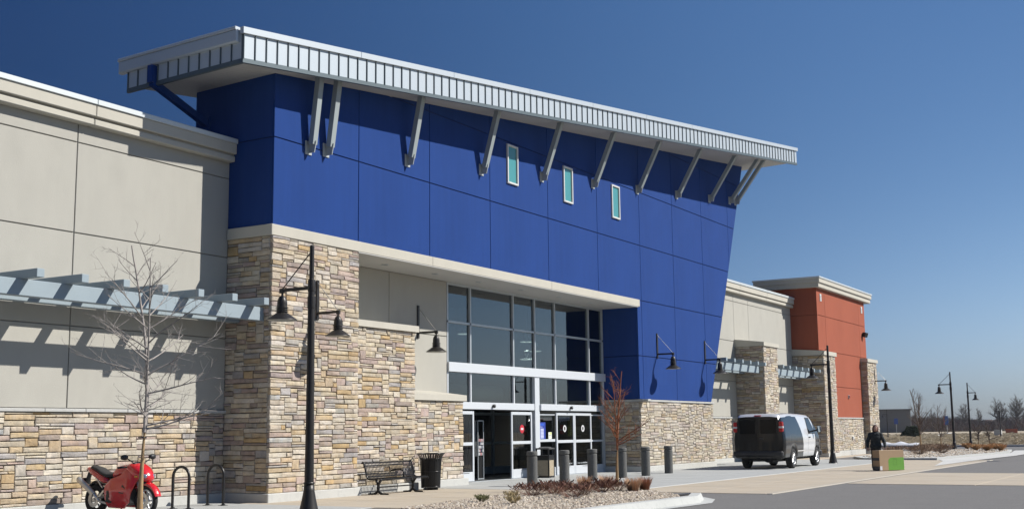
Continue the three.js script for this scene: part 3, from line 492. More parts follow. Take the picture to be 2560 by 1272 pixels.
// things seen through the glass
{ const s = thing('hanging_sign', 'square dark red sign in cream frame hanging inside transom glass above right doors', 'sign', [37.3, 2.48, -1.95]);
  part(s, 'panel', cbox(-0.2, 0.06, -0.02, 0.2, 0.46, 0.02, 0.004), std(C(0.22, 0.06, 0.05), 0.6));
  part(s, 'frame', [cbox(-0.26, 0, -0.03, 0.26, 0.06, 0.03), cbox(-0.26, 0.46, -0.03, 0.26, 0.52, 0.03), cbox(-0.26, 0.06, -0.03, -0.2, 0.46, 0.03), cbox(0.2, 0.06, -0.03, 0.26, 0.46, 0.03)], std(C(0.7, 0.66, 0.55), 0.6));
  for (const x of [-0.2, 0.2]) part(s, 'cord', rod(V(x, 0.52, 0), V(x, 1.6, 0), 0.006), M.whiteFrame);
  const r = thing('display_rack', 'tall black rack of small colourful goods just inside the open sliding door', 'rack', [33.4, 0, -2.3]);
  part(r, 'frame', [-0.17, 0.17].flatMap((x) => [-0.15, 0.15].map((z) => cbox(x - 0.012, 0, z - 0.012, x + 0.012, 1.9, z + 0.012))).concat([cbox(-0.18, 1.88, -0.16, 0.18, 1.91, 0.16), cbox(-0.18, 0.02, -0.16, 0.18, 0.05, 0.16)]), M.alum);
  part(r, 'cabinet', cbox(-0.15, 0.05, -0.13, 0.15, 0.75, 0.13, 0.01), M.black);
  const rr = rand(5); for (let k = 0; k < 26; k++) { const c = [[0.5, 0.05, 0.05], [0.6, 0.6, 0.62], [0.1, 0.12, 0.2], [0.55, 0.3, 0.3], [0.7, 0.7, 0.7], [0.05, 0.05, 0.05]][Math.floor(rr() * 6)]; const y = 0.78 + Math.floor(k / 5) * 0.11, x = -0.13 + (k % 5) * 0.06; part(r, 'packet', cbox(x, y, 0.05 + rr() * 0.06, x + 0.05, y + 0.09, 0.16, 0.006), std(C(...c), 0.4)); }
  let first; const names = ['lit pendant lamp inside, leftmost behind the upper glass', 'lit pendant lamp inside, behind third upper pane, higher of the two', 'lit pendant lamp inside, behind third upper pane, lower of the two', 'lit pendant lamp inside, behind the fourth upper pane'];
  [[35.3, 4.95, -4], [39.66, 4.92, -4], [39.64, 4.25, -4], [40.33, 4.6, -4]].forEach(([x, y, z], i) => {
    x = Math.min(x, 41.5);
    if (!first) {
      first = thing('pendant_lamp', names[0], 'lamp', [x, y, z], 0, 'pendant lamps in the entrance hall');
      part(first, 'housing', lathe([[0, 0.34], [0.06, 0.34], [0.09, 0.3], [0.09, 0.2], [0.05, 0.14], [0.05, 0.06], [0.24, 0.02], [0.25, 0]], 18), std(C(0.7, 0.7, 0.68), 0.5));
      part(first, 'lamp_face', lathe([[0.24, 0.003], [0.2, -0.02], [0, -0.03]], 18), std(C(0.8, 0.78, 0.7), 0.5, { emissive: C(1, 0.93, 0.78), emissiveIntensity: 0.9 }));
      part(first, 'stem', rod(V(0, 0.34, 0), V(0, 6.7 - y, 0), 0.012), M.dark);
    } else copy(first, names[i], [x, y, z]);
    const l = new THREE.SpotLight(C(1, 0.93, 0.78), 12, 12, 1.1, 0.6, 2); l.position.set(x, y - 0.06, z); l.target.position.set(x, 0, z); l.castShadow = true; scene.add(l, l.target);
  });
}
// pergolas along the wings -------------------------------------------------------
function pergola(label, x0, x1, first, n, xMax) {
  const o = thing('pergola', label, 'pergola', [x0, 0, ZB], 0, 'blue-grey pergolas along the store wall');
  for (const z of [[-0.38, -0.2], [-1.13, -0.95]]) part(o, 'beam', cbox(0, 4.14, z[0] - ZB, x1 - x0, 4.455, z[1] - ZB, 0.01), M.pergola);
  for (let i = 0; i < n; i++) { const x = first - i * 1.015 - x0; if (x < -0.2) break; part(o, 'rafter', cbox(x, 4.456, 0, x + 0.17, 4.62, 0.25 - ZB, 0.008), M.pergola); }
}
pergola('long blue-grey pergola above the motorcycle on the near beige wall', 8, 20.93, 20.44, 13);
pergola('blue-grey pergola between blue wall and the first far stone pillar', 49.3, 55.2, 54.7, 6);
pergola('short blue-grey pergola between the two stone pillars behind the van', 57.27, 64.0, 63.45, 7);

// place all stones: the 300 that show largest one by one, the rest joined per wall
{ const eye = camera.position;
  for (const s of stoneList) { const d = s.P.clone().sub(eye), L = d.length(); s.score = s.w * s.h * Math.abs(d.dot(s.Nn)) / L / L / L; }
  stoneList.sort((a, b) => b.score - a.score);
  const rest = new Map();
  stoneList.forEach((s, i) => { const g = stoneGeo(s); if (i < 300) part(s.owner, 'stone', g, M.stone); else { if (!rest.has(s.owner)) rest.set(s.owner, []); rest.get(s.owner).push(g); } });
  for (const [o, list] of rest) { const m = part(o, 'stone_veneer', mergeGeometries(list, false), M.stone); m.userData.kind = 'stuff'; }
}
// ------------------------------------------------------------ lamps
function bell(o, x, y, z) { // hanging bell lamp: y is the rim
  part(o, 'lamp_shade', move(lathe([[0.3, 0], [0.302, 0.012], [0.29, 0.022], [0.16, 0.115], [0.115, 0.145], [0.1, 0.15], [0.1, 0.34], [0.092, 0.4], [0.07, 0.455], [0.04, 0.485], [0, 0.495]], 28), x, y, z), M.bronze);
  part(o, 'inner_shade', move(lathe([[0.295, 0.004], [0.15, 0.1], [0.09, 0.13], [0, 0.135]], 24), x, y, z), M.lens);
  for (const h of [0.175, 0.215, 0.255]) part(o, 'cooling_ring', move(flat(new THREE.TorusGeometry(0.118, 0.009, 6, 24).rotateX(PI / 2)), x, y + h, z), M.bronze);
  part(o, 'stem', rod(V(x, y + 0.49, z), V(x, y + 0.6, z), 0.022), M.bronze);
}
function wallLamp(label, [x, y, z], L = 0.67) { // y is the plate's foot
  const o = thing('wall_lamp', label, 'wall lamp', [x, y, z], 0, 'bell lamps on the store wall');
  part(o, 'back_plate', cbox(-0.05, 0, 0, 0.05, 0.97, 0.035, 0.006), M.bronze);
  part(o, 'arm', [cbox(-0.03, 0.13, 0.03, 0.03, 0.19, L + 0.04, 0.006), cbox(-0.035, 0.1, L - 0.04, 0.035, 0.2, L + 0.05, 0.006)], M.bronze);
  part(o, 'tie_rod', rod(V(0, 0.9, 0.03), V(0, 0.19, L), 0.009), M.steel);
  bell(o, 0, -0.43, L);
  return o;
}
const wl = wallLamp('bell lamp on the tall stone pillar, half hidden behind the near lamp post', [22.55, 4.27, 0.03], 0.66);
copy(wl, 'bell lamp on the recessed beige wall left of the glass front', [28.91, 4.28, -1.47]);
copy(wl, 'bell lamp on the blue wall above the bollards, the one nearer the entrance', [42.85, 4.27, 0]);
copy(wl, 'bell lamp near the slanted right edge of the blue wall', [47.78, 4.27, 0]);
copy(wl, 'bell lamp on the last stone pillar at the end of the terracotta block', [74.0, 4.15, 0.46]);
function lampPost(label, [x, y, z], H = 5.2, arm = 0.75, turn = 0) {
  const o = thing('street_lamp', label, 'street lamp', [x, y, z], turn, 'dark lamp posts with bell lamps');
  part(o, 'base', lathe([[0.24, 0], [0.24, 0.03], [0.19, 0.05], [0.175, 0.12], [0.14, 0.28], [0.105, 0.46], [0.096, 0.58], [0, 0.58]], 24), M.bronze);
  part(o, 'collar', [lathe([[0.095, 0.58], [0.108, 0.585], [0.108, 0.615], [0.09, 0.62]], 24), lathe([[0.07, 3.95], [0.078, 3.96], [0.078, 4.18], [0.07, 4.19]], 20), lathe([[0.065, 4.28], [0.074, 4.29], [0.074, 4.5], [0.05, 4.53]], 20)], M.bronze);
  part(o, 'pole', lathe([[0.09, 0.6], [0.078, 2], [0.066, 4.3], [0.048, 4.5], [0.045, H - 0.02], [0.03, H], [0, H]], 20), M.bronze);
  part(o, 'arm', [cbox(-0.028, 4.325, -arm - 0.05, 0.028, 4.39, -0.05, 0.006), cbox(-0.034, 4.3, -arm - 0.06, 0.034, 4.395, -arm + 0.04, 0.006)], M.bronze);
  part(o, 'tie_rod', rod(V(0, H - 0.15, -0.04), V(0, 4.38, -arm), 0.012), M.bronze);
  bell(o, 0, 3.76, -arm);
  part(o, 'footing', lathe([[0.33, -0.05], [0.33, 0.015], [0.31, 0.03], [0, 0.03]], 24), M.plinth);
  return o;
}
const lp = lampPost('tall dark lamp post in front of the near stone pillar', [18.02, 0, 3.7], 5.2);
copy(lp, 'dark lamp post beside the parked van', [52.77, -0.05, 3.8]);
copy(lp, 'dark lamp post at the far planted island, larger of the two far ones', [85.0, -0.02, 2.75]);
copy(lp, 'dark lamp post right of the far island, its lamp turned away', [99.45, -0.02, 1.23], PI * 0.84).scale.setScalar(0.95);
copy(lp, 'small distant dark lamp post in the field near the right edge', [197.2, -0.02, -11.8]).scale.setScalar(0.87);
copy(lp, 'small distant dark lamp post in the field beside the far store corner', [181.3, -0.02, -24.9], 0.3).scale.setScalar(0.79);
copy(lp, 'dark lamp post cut off by the right picture edge', [87.6, -0.02, 8.05]);
copy(lp, 'dark lamp post across the road, reflected in the entrance glass', [59.6, 0, 12.6], PI);

// ------------------------------------------------------------ bollards
{ const b = thing('bollard', 'grey concrete bollard in front of the open sliding door, nearest of the row', 'bollard', [29.92, 0, 1.78], 0, 'concrete bollards before the entrance');
  part(b, 'shaft', lathe([[0.15, -0.02], [0.15, 0.8], [0.146, 0.822], [0.125, 0.835], [0.125, 0.842]], 28), M.bollard);
  part(b, 'head', lathe([[0.125, 0.842], [0.15, 0.852], [0.158, 0.865], [0.158, 0.945], [0.15, 0.962], [0.13, 0.97], [0, 0.975]], 28), M.bollard);
  ['grey concrete bollard right of the square litter bin', 'grey concrete bollard in front of the closed sliding doors', 'grey concrete bollard directly behind the reddish sapling', 'grey concrete bollard at the left corner of the blue wall base', 'grey concrete bollard farthest right in the row'].forEach((l, i) => copy(b, l, [[31.8, 33.7, 36.0, 37.75, 40.05][i], 0, [1.8, 1.76, 1.68, 1.72, 1.56][i]], i * 1.3)); }

// ------------------------------------------------------------ bench and bins
{ const o = thing('bench', 'black steel strap bench in front of the stone wall beside the entrance', 'bench', [24.4, -0.02, 0.25]);
  const prof = [[0.34, 0.37], [0.345, 0.41], [0.31, 0.435], [0.2, 0.425], [0.05, 0.415], [-0.05, 0.43], [-0.1, 0.5], [-0.13, 0.62], [-0.17, 0.76], [-0.2, 0.83], [-0.235, 0.835], [-0.25, 0.8]];
  const cur = new THREE.CatmullRomCurve3(prof.map(([z, y]) => V(0, y, z))), n = 30;
  const slat = (x) => { const t = [], w = 0.011, h = 0.004, p = cur.getPoints(n); for (let i = 0; i < n; i++) { const a = p[i], b = p[i + 1], d = b.clone().sub(a).normalize(), nn = V(0, d.z, -d.y).multiplyScalar(h); const q = (P, s, e) => [x + s * w, P.y + nn.y * e, P.z + nn.z * e]; quad(t, q(a, -1, 1), q(b, -1, 1), q(b, 1, 1), q(a, 1, 1)); quad(t, q(a, 1, -1), q(b, 1, -1), q(b, -1, -1), q(a, -1, -1)); quad(t, q(a, 1, 1), q(b, 1, 1), q(b, 1, -1), q(a, 1, -1)); quad(t, q(a, -1, -1), q(b, -1, -1), q(b, -1, 1), q(a, -1, 1)); } return fromTris(t); };
  for (let i = 0; i < 34; i++) part(o, 'slat', slat(0.06 + i * 0.058), M.blackSatin);
  for (const z of [0, 2.04]) part(o, 'end_frame', tube(prof.map(([a, b]) => V(z, b - 0.01, a)), 0.022, 40, 8), M.blackSatin);
  const at = (u) => cur.getPoint(u);
  for (const u of [0.12, 0.3, 0.52, 0.72, 0.97]) { const p = at(u); part(o, 'rail', rod(V(0, p.y - 0.012, p.z), V(2.04, p.y - 0.012, p.z), 0.014), M.blackSatin); }
  part(o, 'arm', tube([V(1.02, 0.43, 0.3), V(1.02, 0.58, 0.29), V(1.02, 0.63, 0.2), V(1.02, 0.62, 0.0), V(1.02, 0.58, -0.12)], 0.018, 24, 8), M.blackSatin);
  for (const x of [0.28, 1.78]) { part(o, 'leg', [tube([V(x, 0.42, 0.16), V(x, 0.25, 0.06), V(x, 0.13, 0.05), V(x, 0.04, 0.16), V(x, 0.02, 0.36)], 0.034, 24, 8), tube([V(x, 0.42, -0.02), V(x, 0.25, 0.05), V(x, 0.13, 0.05), V(x, 0.04, -0.05), V(x, 0.02, -0.24)], 0.034, 24, 8), cbox(x - 0.05, 0, 0.3, x + 0.05, 0.022, 0.42, 0.006), cbox(x - 0.05, 0, -0.3, x + 0.05, 0.022, -0.18, 0.006)], M.blackSatin); }
  part(o, 'stretcher', rod(V(0.28, 0.2, 0.05), V(1.78, 0.2, 0.05), 0.016), M.blackSatin);
  const b = thing('litter_bin', 'round black slatted litter bin with flared rim beside the bench', 'litter bin', [27.3, -0.01, 0.1]);
  for (let i = 0; i < 30; i++) { const a = i / 30 * 2 * PI, c = Math.cos(a), s = Math.sin(a), pts = [[0.255, 0.06], [0.275, 0.5], [0.295, 0.8], [0.32, 0.9], [0.37, 0.97]].map(([r, y]) => V(c * r, y, s * r)); const g = []; for (let k = 0; k < 4; k++) g.push(beam(pts[k], pts[k + 1], 0.036, 0.007, V(c, 0, s), 0.002)); part(b, 'slat', g, M.blackSatin); }
  part(b, 'hoop', [0.1, 0.5, 0.84].map((y, i) => flat(new THREE.TorusGeometry([0.255, 0.272, 0.298][i], 0.014, 8, 36).rotateX(PI / 2)).translate(0, y, 0)), M.blackSatin);
  part(b, 'rim', move(flat(new THREE.TorusGeometry(0.375, 0.016, 8, 36).rotateX(PI / 2)), 0, 0.975, 0), M.blackSatin);
  part(b, 'liner', lathe([[0, 0.08], [0.23, 0.08], [0.262, 0.82], [0.25, 0.82], [0.2, 0.3], [0, 0.28]], 28), M.blackMatte);
  part(b, 'base', lathe([[0, 0], [0.2, 0], [0.2, 0.06], [0, 0.06]], 24), M.blackSatin);
  const q = thing('square_bin', 'square pebble-panel litter bin with black hood beside the entrance doors', 'litter bin', [35.55, 0, -0.95], 0.1);
  part(q, 'base', cbox(-0.24, 0, -0.24, 0.24, 0.05, 0.24, 0.01), M.black);
  for (const [x, z] of [[-1, -1], [1, -1], [-1, 1], [1, 1]]) part(q, 'post', cbox(x * 0.24, 0.05, z * 0.24, x * 0.2, 0.95, z * 0.2, 0.006), M.black);
  for (let i = 0; i < 4; i++) part(q, 'pebble_panel', uvm(cbox(-0.195, 0.06, 0.2, 0.195, 0.58, 0.228, 0.008).rotateY(i * PI / 2)), M.pebble);
  part(q, 'band', cbox(-0.235, 0.58, -0.235, 0.235, 0.74, 0.235, 0.008), M.black);
  part(q, 'hood', [cbox(-0.25, 0.93, -0.25, 0.25, 0.98, 0.25, 0.015), lathe([[0.25, 0.98], [0.2, 1.01], [0, 1.02]], 4).rotateY(PI / 4)], std(C(0.07, 0.07, 0.07), 0.5));
  part(q, 'liner', cbox(-0.17, 0.05, -0.17, 0.17, 0.72, 0.17), M.blackMatte);
}
// bike racks
{ const o = thing('bike_rack', 'black hoop bicycle rack nearer the motorcycle', 'bike rack', [18.52, 0, -0.23], 0.1, 'hoop bicycle racks by the stone wall');
  const pts = []; for (let i = 0; i <= 12; i++) { const a = PI - i / 12 * PI; pts.push(V(0, 0.66 + 0.215 * Math.sin(a), 0.215 * Math.cos(a))); }
  part(o, 'hoop', tube([V(0, 0.01, -0.215), V(0, 0.35, -0.215), ...pts, V(0, 0.35, 0.215), V(0, 0.01, 0.215)], 0.03, 60, 12), M.black);
  for (const z of [-0.215, 0.215]) part(o, 'foot_plate', [cbox(-0.09, 0, z - 0.07, 0.09, 0.012, z + 0.07, 0.003), rod(V(-0.06, 0, z), V(-0.06, 0.03, z), 0.012), rod(V(0.06, 0, z), V(0.06, 0.03, z), 0.012)], M.black);
  copy(o, 'black hoop bicycle rack in the corner beside the stone pillar', [19.73, 0, -0.42], 0.1); }

// ------------------------------------------------------------ planting
function bedPoly(pts, y) { return pts; }
function bed(name, label, pts, y0, y1, mat) { // low mound of soil under the stones
  const t = [], n = pts.length, c = pts.reduce((s, p) => [s[0] + p[0] / n, s[1] + p[1] / n], [0, 0]); const ins = pts.map((p) => [lerp(p[0], c[0], 0.12), lerp(p[1], c[1], 0.12)]);
  const area = pts.reduce((s, p, i) => s + p[0] * pts[(i + 1) % n][1] - p[1] * pts[(i + 1) % n][0], 0), f = area > 0;
  for (let i = 0; i < n; i++) { const j = (i + 1) % n, a = f ? [i, j] : [j, i]; quad(t, [pts[a[1]][0], y0, pts[a[1]][1]], [pts[a[0]][0], y0, pts[a[0]][1]], [ins[a[0]][0], y1, ins[a[0]][1]], [ins[a[1]][0], y1, ins[a[1]][1]]); t.push(ins[a[1]][0], y1, ins[a[1]][1], ins[a[0]][0], y1, ins[a[0]][1], c[0], y1 + 0.03, c[1]); }
  const o = structure(name, fromTris(t), mat); return o;
}
const inside = (p, x, z) => { let c = false; for (let i = 0, j = p.length - 1; i < p.length; j = i++) if ((p[i][1] > z) !== (p[j][1] > z) && x < (p[j][0] - p[i][0]) * (z - p[i][1]) / (p[j][1] - p[i][1]) + p[i][0]) c = !c; return c; };
function rockGeo(seed) { const r = rand(seed), g = mergeVertices(new THREE.IcosahedronGeometry(1, 0).deleteAttribute('uv').deleteAttribute('normal')), p = g.attributes.position; for (let i = 0; i < p.count; i++) { const k = 0.75 + 0.5 * r(); p.setXYZ(i, p.getX(i) * k, p.getY(i) * k * 0.62, p.getZ(i) * k * 0.8); } return flat(g.toNonIndexed()); }
function gravel(label, pts, count, y, size, seed, cols) {
  const r = rand(seed), m = new THREE.InstancedMesh(rockGeo(seed), std(C(1, 1, 1), 0.95), count), o = new THREE.Object3D(), xs = pts.map((p) => p[0]), zs = pts.map((p) => p[1]); let k = 0;
  while (k < count) { const x = lerp(Math.min(...xs), Math.max(...xs), r()), z = lerp(Math.min(...zs), Math.max(...zs), r()); if (!inside(pts, x, z)) continue; const s = size * (0.5 + r() * r() * 1.4); o.position.set(x, y + s * 0.2 + r() * 0.015, z); o.rotation.set(r() * 0.9, r() * 6.3, r() * 0.9); o.scale.setScalar(s); o.updateMatrix(); m.setMatrixAt(k, o.matrix); const c = cols[Math.floor(r() * cols.length)], b = 0.75 + 0.5 * r(); m.setColorAt(k, C(c[0] * b, c[1] * b, c[2] * b)); k++; }
  m.name = numbered('gravel'); m.castShadow = m.receiveShadow = true; scene.add(m); return tag(m, label, 'gravel', null, 'stuff');
}
const soil = std(C(0.36, 0.29, 0.21), 1, { map: T.grit });
const ISL = [[19.2, 5.0], [22.4, 4.55], [25.4, 4.15], [28.4, 4.35], [29.3, 5.0], [28.2, 5.9], [26.5, 7.25], [25.1, 8.3], [24.2, 8.62], [21.5, 8.5], [19.2, 8.3]];
bed('planting_bed', '', ISL, -0.02, 0.07, soil);
gravel('tan river gravel covering the near planted island', ISL, 42000, 0.06, 0.03, 71, [[0.62, 0.54, 0.43], [0.52, 0.44, 0.34], [0.7, 0.63, 0.53], [0.42, 0.35, 0.29], [0.56, 0.46, 0.35]]);
{ const pts = [[18, 8.55], [21.5, 8.72], [24.2, 8.86], [25.25, 8.5], [26.7, 7.4]], t = []; // raised kerb round the island
  const off = (i, d) => { const a = pts[Math.max(i - 1, 0)], b = pts[Math.min(i + 1, pts.length - 1)], l = Math.hypot(b[0] - a[0], b[1] - a[1]); return [pts[i][0] - d * (b[1] - a[1]) / l, pts[i][1] + d * (b[0] - a[0]) / l]; };
  for (let i = 0; i + 1 < pts.length; i++) { const ys = [[0.02, -0.06], [0, 0.11], [0.03, 0.14], [0.24, 0.14], [0.3, 0.0], [0.55, -0.004]]; for (let k = 0; k + 1 < ys.length; k++) { const f = (i2, q) => { const p = off(i2, q[0]); const e = i2 === pts.length - 1 ? 0.15 : 1; return [p[0], q[1] * (q[1] > 0 ? e : 1), p[1]]; }; quad(t, f(i, ys[k]), f(i, ys[k + 1]), f(i + 1, ys[k + 1]), f(i + 1, ys[k])); } }
  structure('kerb', fromTris(t), mKerb); }
const ISR = [[59.5, 3.6], [62, 2.6], [70, 2.2], [80, 2.6], [82, 4.2], [80, 6.9], [74, 7.6], [65, 6.9], [60.5, 6.6], [59.2, 5.2]];
bed('planting_bed', '', ISR, -0.02, 0.06, std(C(0.46, 0.385, 0.29), 1, { map: T.grit }));
gravel('pale tan gravel on the far planted island beyond the store corner', ISR, 7000, 0.05, 0.05, 72, [[0.58, 0.49, 0.38], [0.5, 0.42, 0.33], [0.66, 0.57, 0.46]]);
structure('kerb', prism([[59.0, 6.9], [62, 7.05], [68, 7.45], [74, 7.8], [80.5, 7.0], [82.5, 4.2], [80.5, 2.3], [70, 1.9], [62, 2.2], [59.2, 3.4], [58.8, 5.2]].reverse(), -0.05, 0.12, (a, b, d) => [a, d * 0.7, b]), mKerb);
structure('gutter', poly3([[49.4, 8.75], [56.3, 7.7], [59, 7.0], [62, 7.1], [68, 7.5], [74, 7.9], [81, 7.1], [81.6, 7.6], [76, 9.0], [67, 9.2], [58.5, 8.8]], 0.012), std(C(0.72, 0.72, 0.7), 0.92, { map: T.concrete }));

// grasses and shrubs: every blade or twig a thin tapering strip
function tuft(r, n, hgt, spread, wid, bend, bushy) {
  const t = [];
  for (let i = 0; i < n; i++) {
    const a = r() * 2 * PI, q = Math.sqrt(r()), h = hgt * (0.6 + 0.5 * r()), lean = spread * (bushy ? 0.35 + q : q) * (0.7 + 0.6 * r()), bx = Math.cos(a) * q * spread * (bushy ? 0.15 : 0.45), bz = Math.sin(a) * q * spread * (bushy ? 0.15 : 0.45), pa = a + (r() - 0.5), w = wid * (0.6 + 0.8 * r());
    const P = (s) => { const l = lean * (bend ? s * s * 0.7 + s * 0.3 : s); return [bx + Math.cos(pa) * l * (bushy ? 1 : 0.55), h * s * (1 - 0.12 * bend * s), bz + Math.sin(pa) * l * (bushy ? 1 : 0.55)]; };
    const sx = -Math.sin(a + 1) * w, sz = Math.cos(a + 1) * w, S = [0, 0.4, 0.75, 1];
    for (let k = 0; k < 3; k++) { const A = P(S[k]), B = P(S[k + 1]), e = 1 - S[k] * 0.8, f = 1 - S[k + 1] * 0.85; quad(t, [A[0] - sx * e, A[1], A[2] - sz * e], [A[0] + sx * e, A[1], A[2] + sz * e], [B[0] + sx * f, B[1], B[2] + sz * f], [B[0] - sx * f, B[1], B[2] - sz * f]); }
    if (bushy) { const o = P(0.6), m = 2 + Math.floor(r() * 3); for (let k = 0; k < m; k++) { const b = r() * 6.3, l = hgt * (0.2 + 0.25 * r()); quad(t, [o[0] - w * 0.4, o[1], o[2]], [o[0] + w * 0.4, o[1], o[2]], [o[0] + Math.cos(b) * l + w * 0.15, o[1] + l * (0.5 + r() * 0.6), o[2] + Math.sin(b) * l], [o[0] + Math.cos(b) * l - w * 0.15, o[1] + l * (0.5 + r() * 0.6), o[2] + Math.sin(b) * l]); } }
  }
  return fromTris(t);
}
const leafy = (c) => std(C(...c), 0.95, { side: THREE.DoubleSide });
function plant(name, label, cat, [x, y, z], group, list) { const o = thing(name, label, cat, [x, y, z], 0, group); for (const [n, g, m] of list) part(o, n, g, m); return o; }
const mTwig = leafy([0.15, 0.062, 0.045]), mTwig2 = leafy([0.23, 0.12, 0.075]), mStraw = leafy([0.66, 0.42, 0.26]), mStraw2 = leafy([0.5, 0.24, 0.14]), mPale = leafy([0.52, 0.42, 0.24]), mGreen = leafy([0.2, 0.2, 0.09]);
{ let i = 0; const lab = ['dark red twiggy shrub nearest the first bollard on the gravel', 'low dark red twiggy shrub between first and second bollard', 'broad red twiggy shrub at the front middle of the gravel', 'brown twiggy shrub left of the sapling, beside the clipped grass', 'sparse twiggy shrub just left of the sapling base', 'small twiggy shrub at the foot of the reddish sapling'];
  for (const [x, z, h, s] of [[23.94, 5.2, 0.32, 0.42], [24.8, 5.3, 0.36, 0.4], [23.6, 6.45, 0.34, 0.5], [24.5, 6.2, 0.34, 0.42], [25.9, 6.0, 0.34, 0.32], [26.5, 6.1, 0.3, 0.34]]) { const r = rand(300 + i); plant('twiggy_shrub', lab[i], 'shrub', [x, 0.07, z], 'red twiggy shrubs on the gravel island', [['twigs', tuft(r, 60, h, s, 0.0045, 0, true), mTwig], ['branch_tips', tuft(r, 50, h * 0.95, s * 1.1, 0.0045, 0, true), mTwig2]]); i++; }
  i = 0; const lg = ['clipped tan grass clump in front of the third bollard', 'clipped tan grass clump just left of the sapling', 'clipped tan grass clump just right of the sapling', 'reddish clipped grass clump at the right end of the island'];
  for (const [x, z, s] of [[27.0, 4.95, 0.24], [27.75, 5.2, 0.24], [26.55, 6.5, 0.24], [27.1, 6.55, 0.22]]) { const r = rand(330 + i); plant('grass_clump', lg[i], 'grass clump', [x, 0.06, z], 'clipped grass clumps on the near island', [['blades', tuft(r, 520, 0.36, s, 0.006, 0.4, false), i === 3 ? mStraw2 : mStraw], ['dry_stems', tuft(r, 60, 0.26, s * 1.05, 0.006, 0.3, false), mTwig2]]); i++; }
  i = 0; const ls = ['small green-grey grass tuft at the left of the gravel island', 'small pale grass tuft near the back edge of the gravel', 'small pale grass tuft at the bottom edge of the gravel'];
  for (const [x, z] of [[21.44, 5.45], [22.9, 5.3], [21.2, 6.35]]) { const r = rand(350 + i); plant('grass_tuft', ls[i], 'grass tuft', [x, 0.06, z], 'small grass tufts on the near island', [['blades', tuft(r, 90, 0.2, 0.16, 0.005, 0.6, true), i ? mPale : mGreen]]); i++; }
  i = 0; const lf = ['orange dry grass clump, leftmost on the far island', 'round orange grass clump left of the small far tree', 'round orange grass clump right of the first small far tree', 'orange grass clump behind, near the right end of the far island', 'orange grass clump at the far right end of the far island'];
  for (const [x, z, s] of [[83.1, 3.9, 0.42], [78.2, 5.3, 0.5], [76.7, 6.2, 0.5], [81.2, 5.9, 0.5], [76.8, 6.95, 0.42]]) { const r = rand(370 + i); plant('grass_clump', lf[i], 'grass clump', [x, 0.05, z], 'orange grass clumps on the far island', [['blades', tuft(r, 260, 0.42, s * 0.72, 0.012, 0.8, true), leafy([0.62, 0.36, 0.17])]]); i++; }
  i = 0; const ld = ['dark dry shrub at the left tip of the far island', 'low brown shrub in front of the left bare sapling', 'brown shrub between the two bare saplings of the far island', 'brown shrub behind the right bare sapling', 'low dry shrub at the foot of the right bare sapling'];
  for (const [x, z, s] of [[67.5, 2.9, 0.6], [66.7, 4.4, 0.55], [75.5, 3.0, 0.7], [74.1, 3.8, 0.6], [70.2, 4.9, 0.5]]) { const r = rand(390 + i); plant('dry_shrub', ld[i], 'shrub', [x, 0.05, z], 'brown dry shrubs on the far island', [['twigs', tuft(r, 110, 0.5, s, 0.01, 0, true), leafy([0.27, 0.18, 0.12])]]); i++; }
}

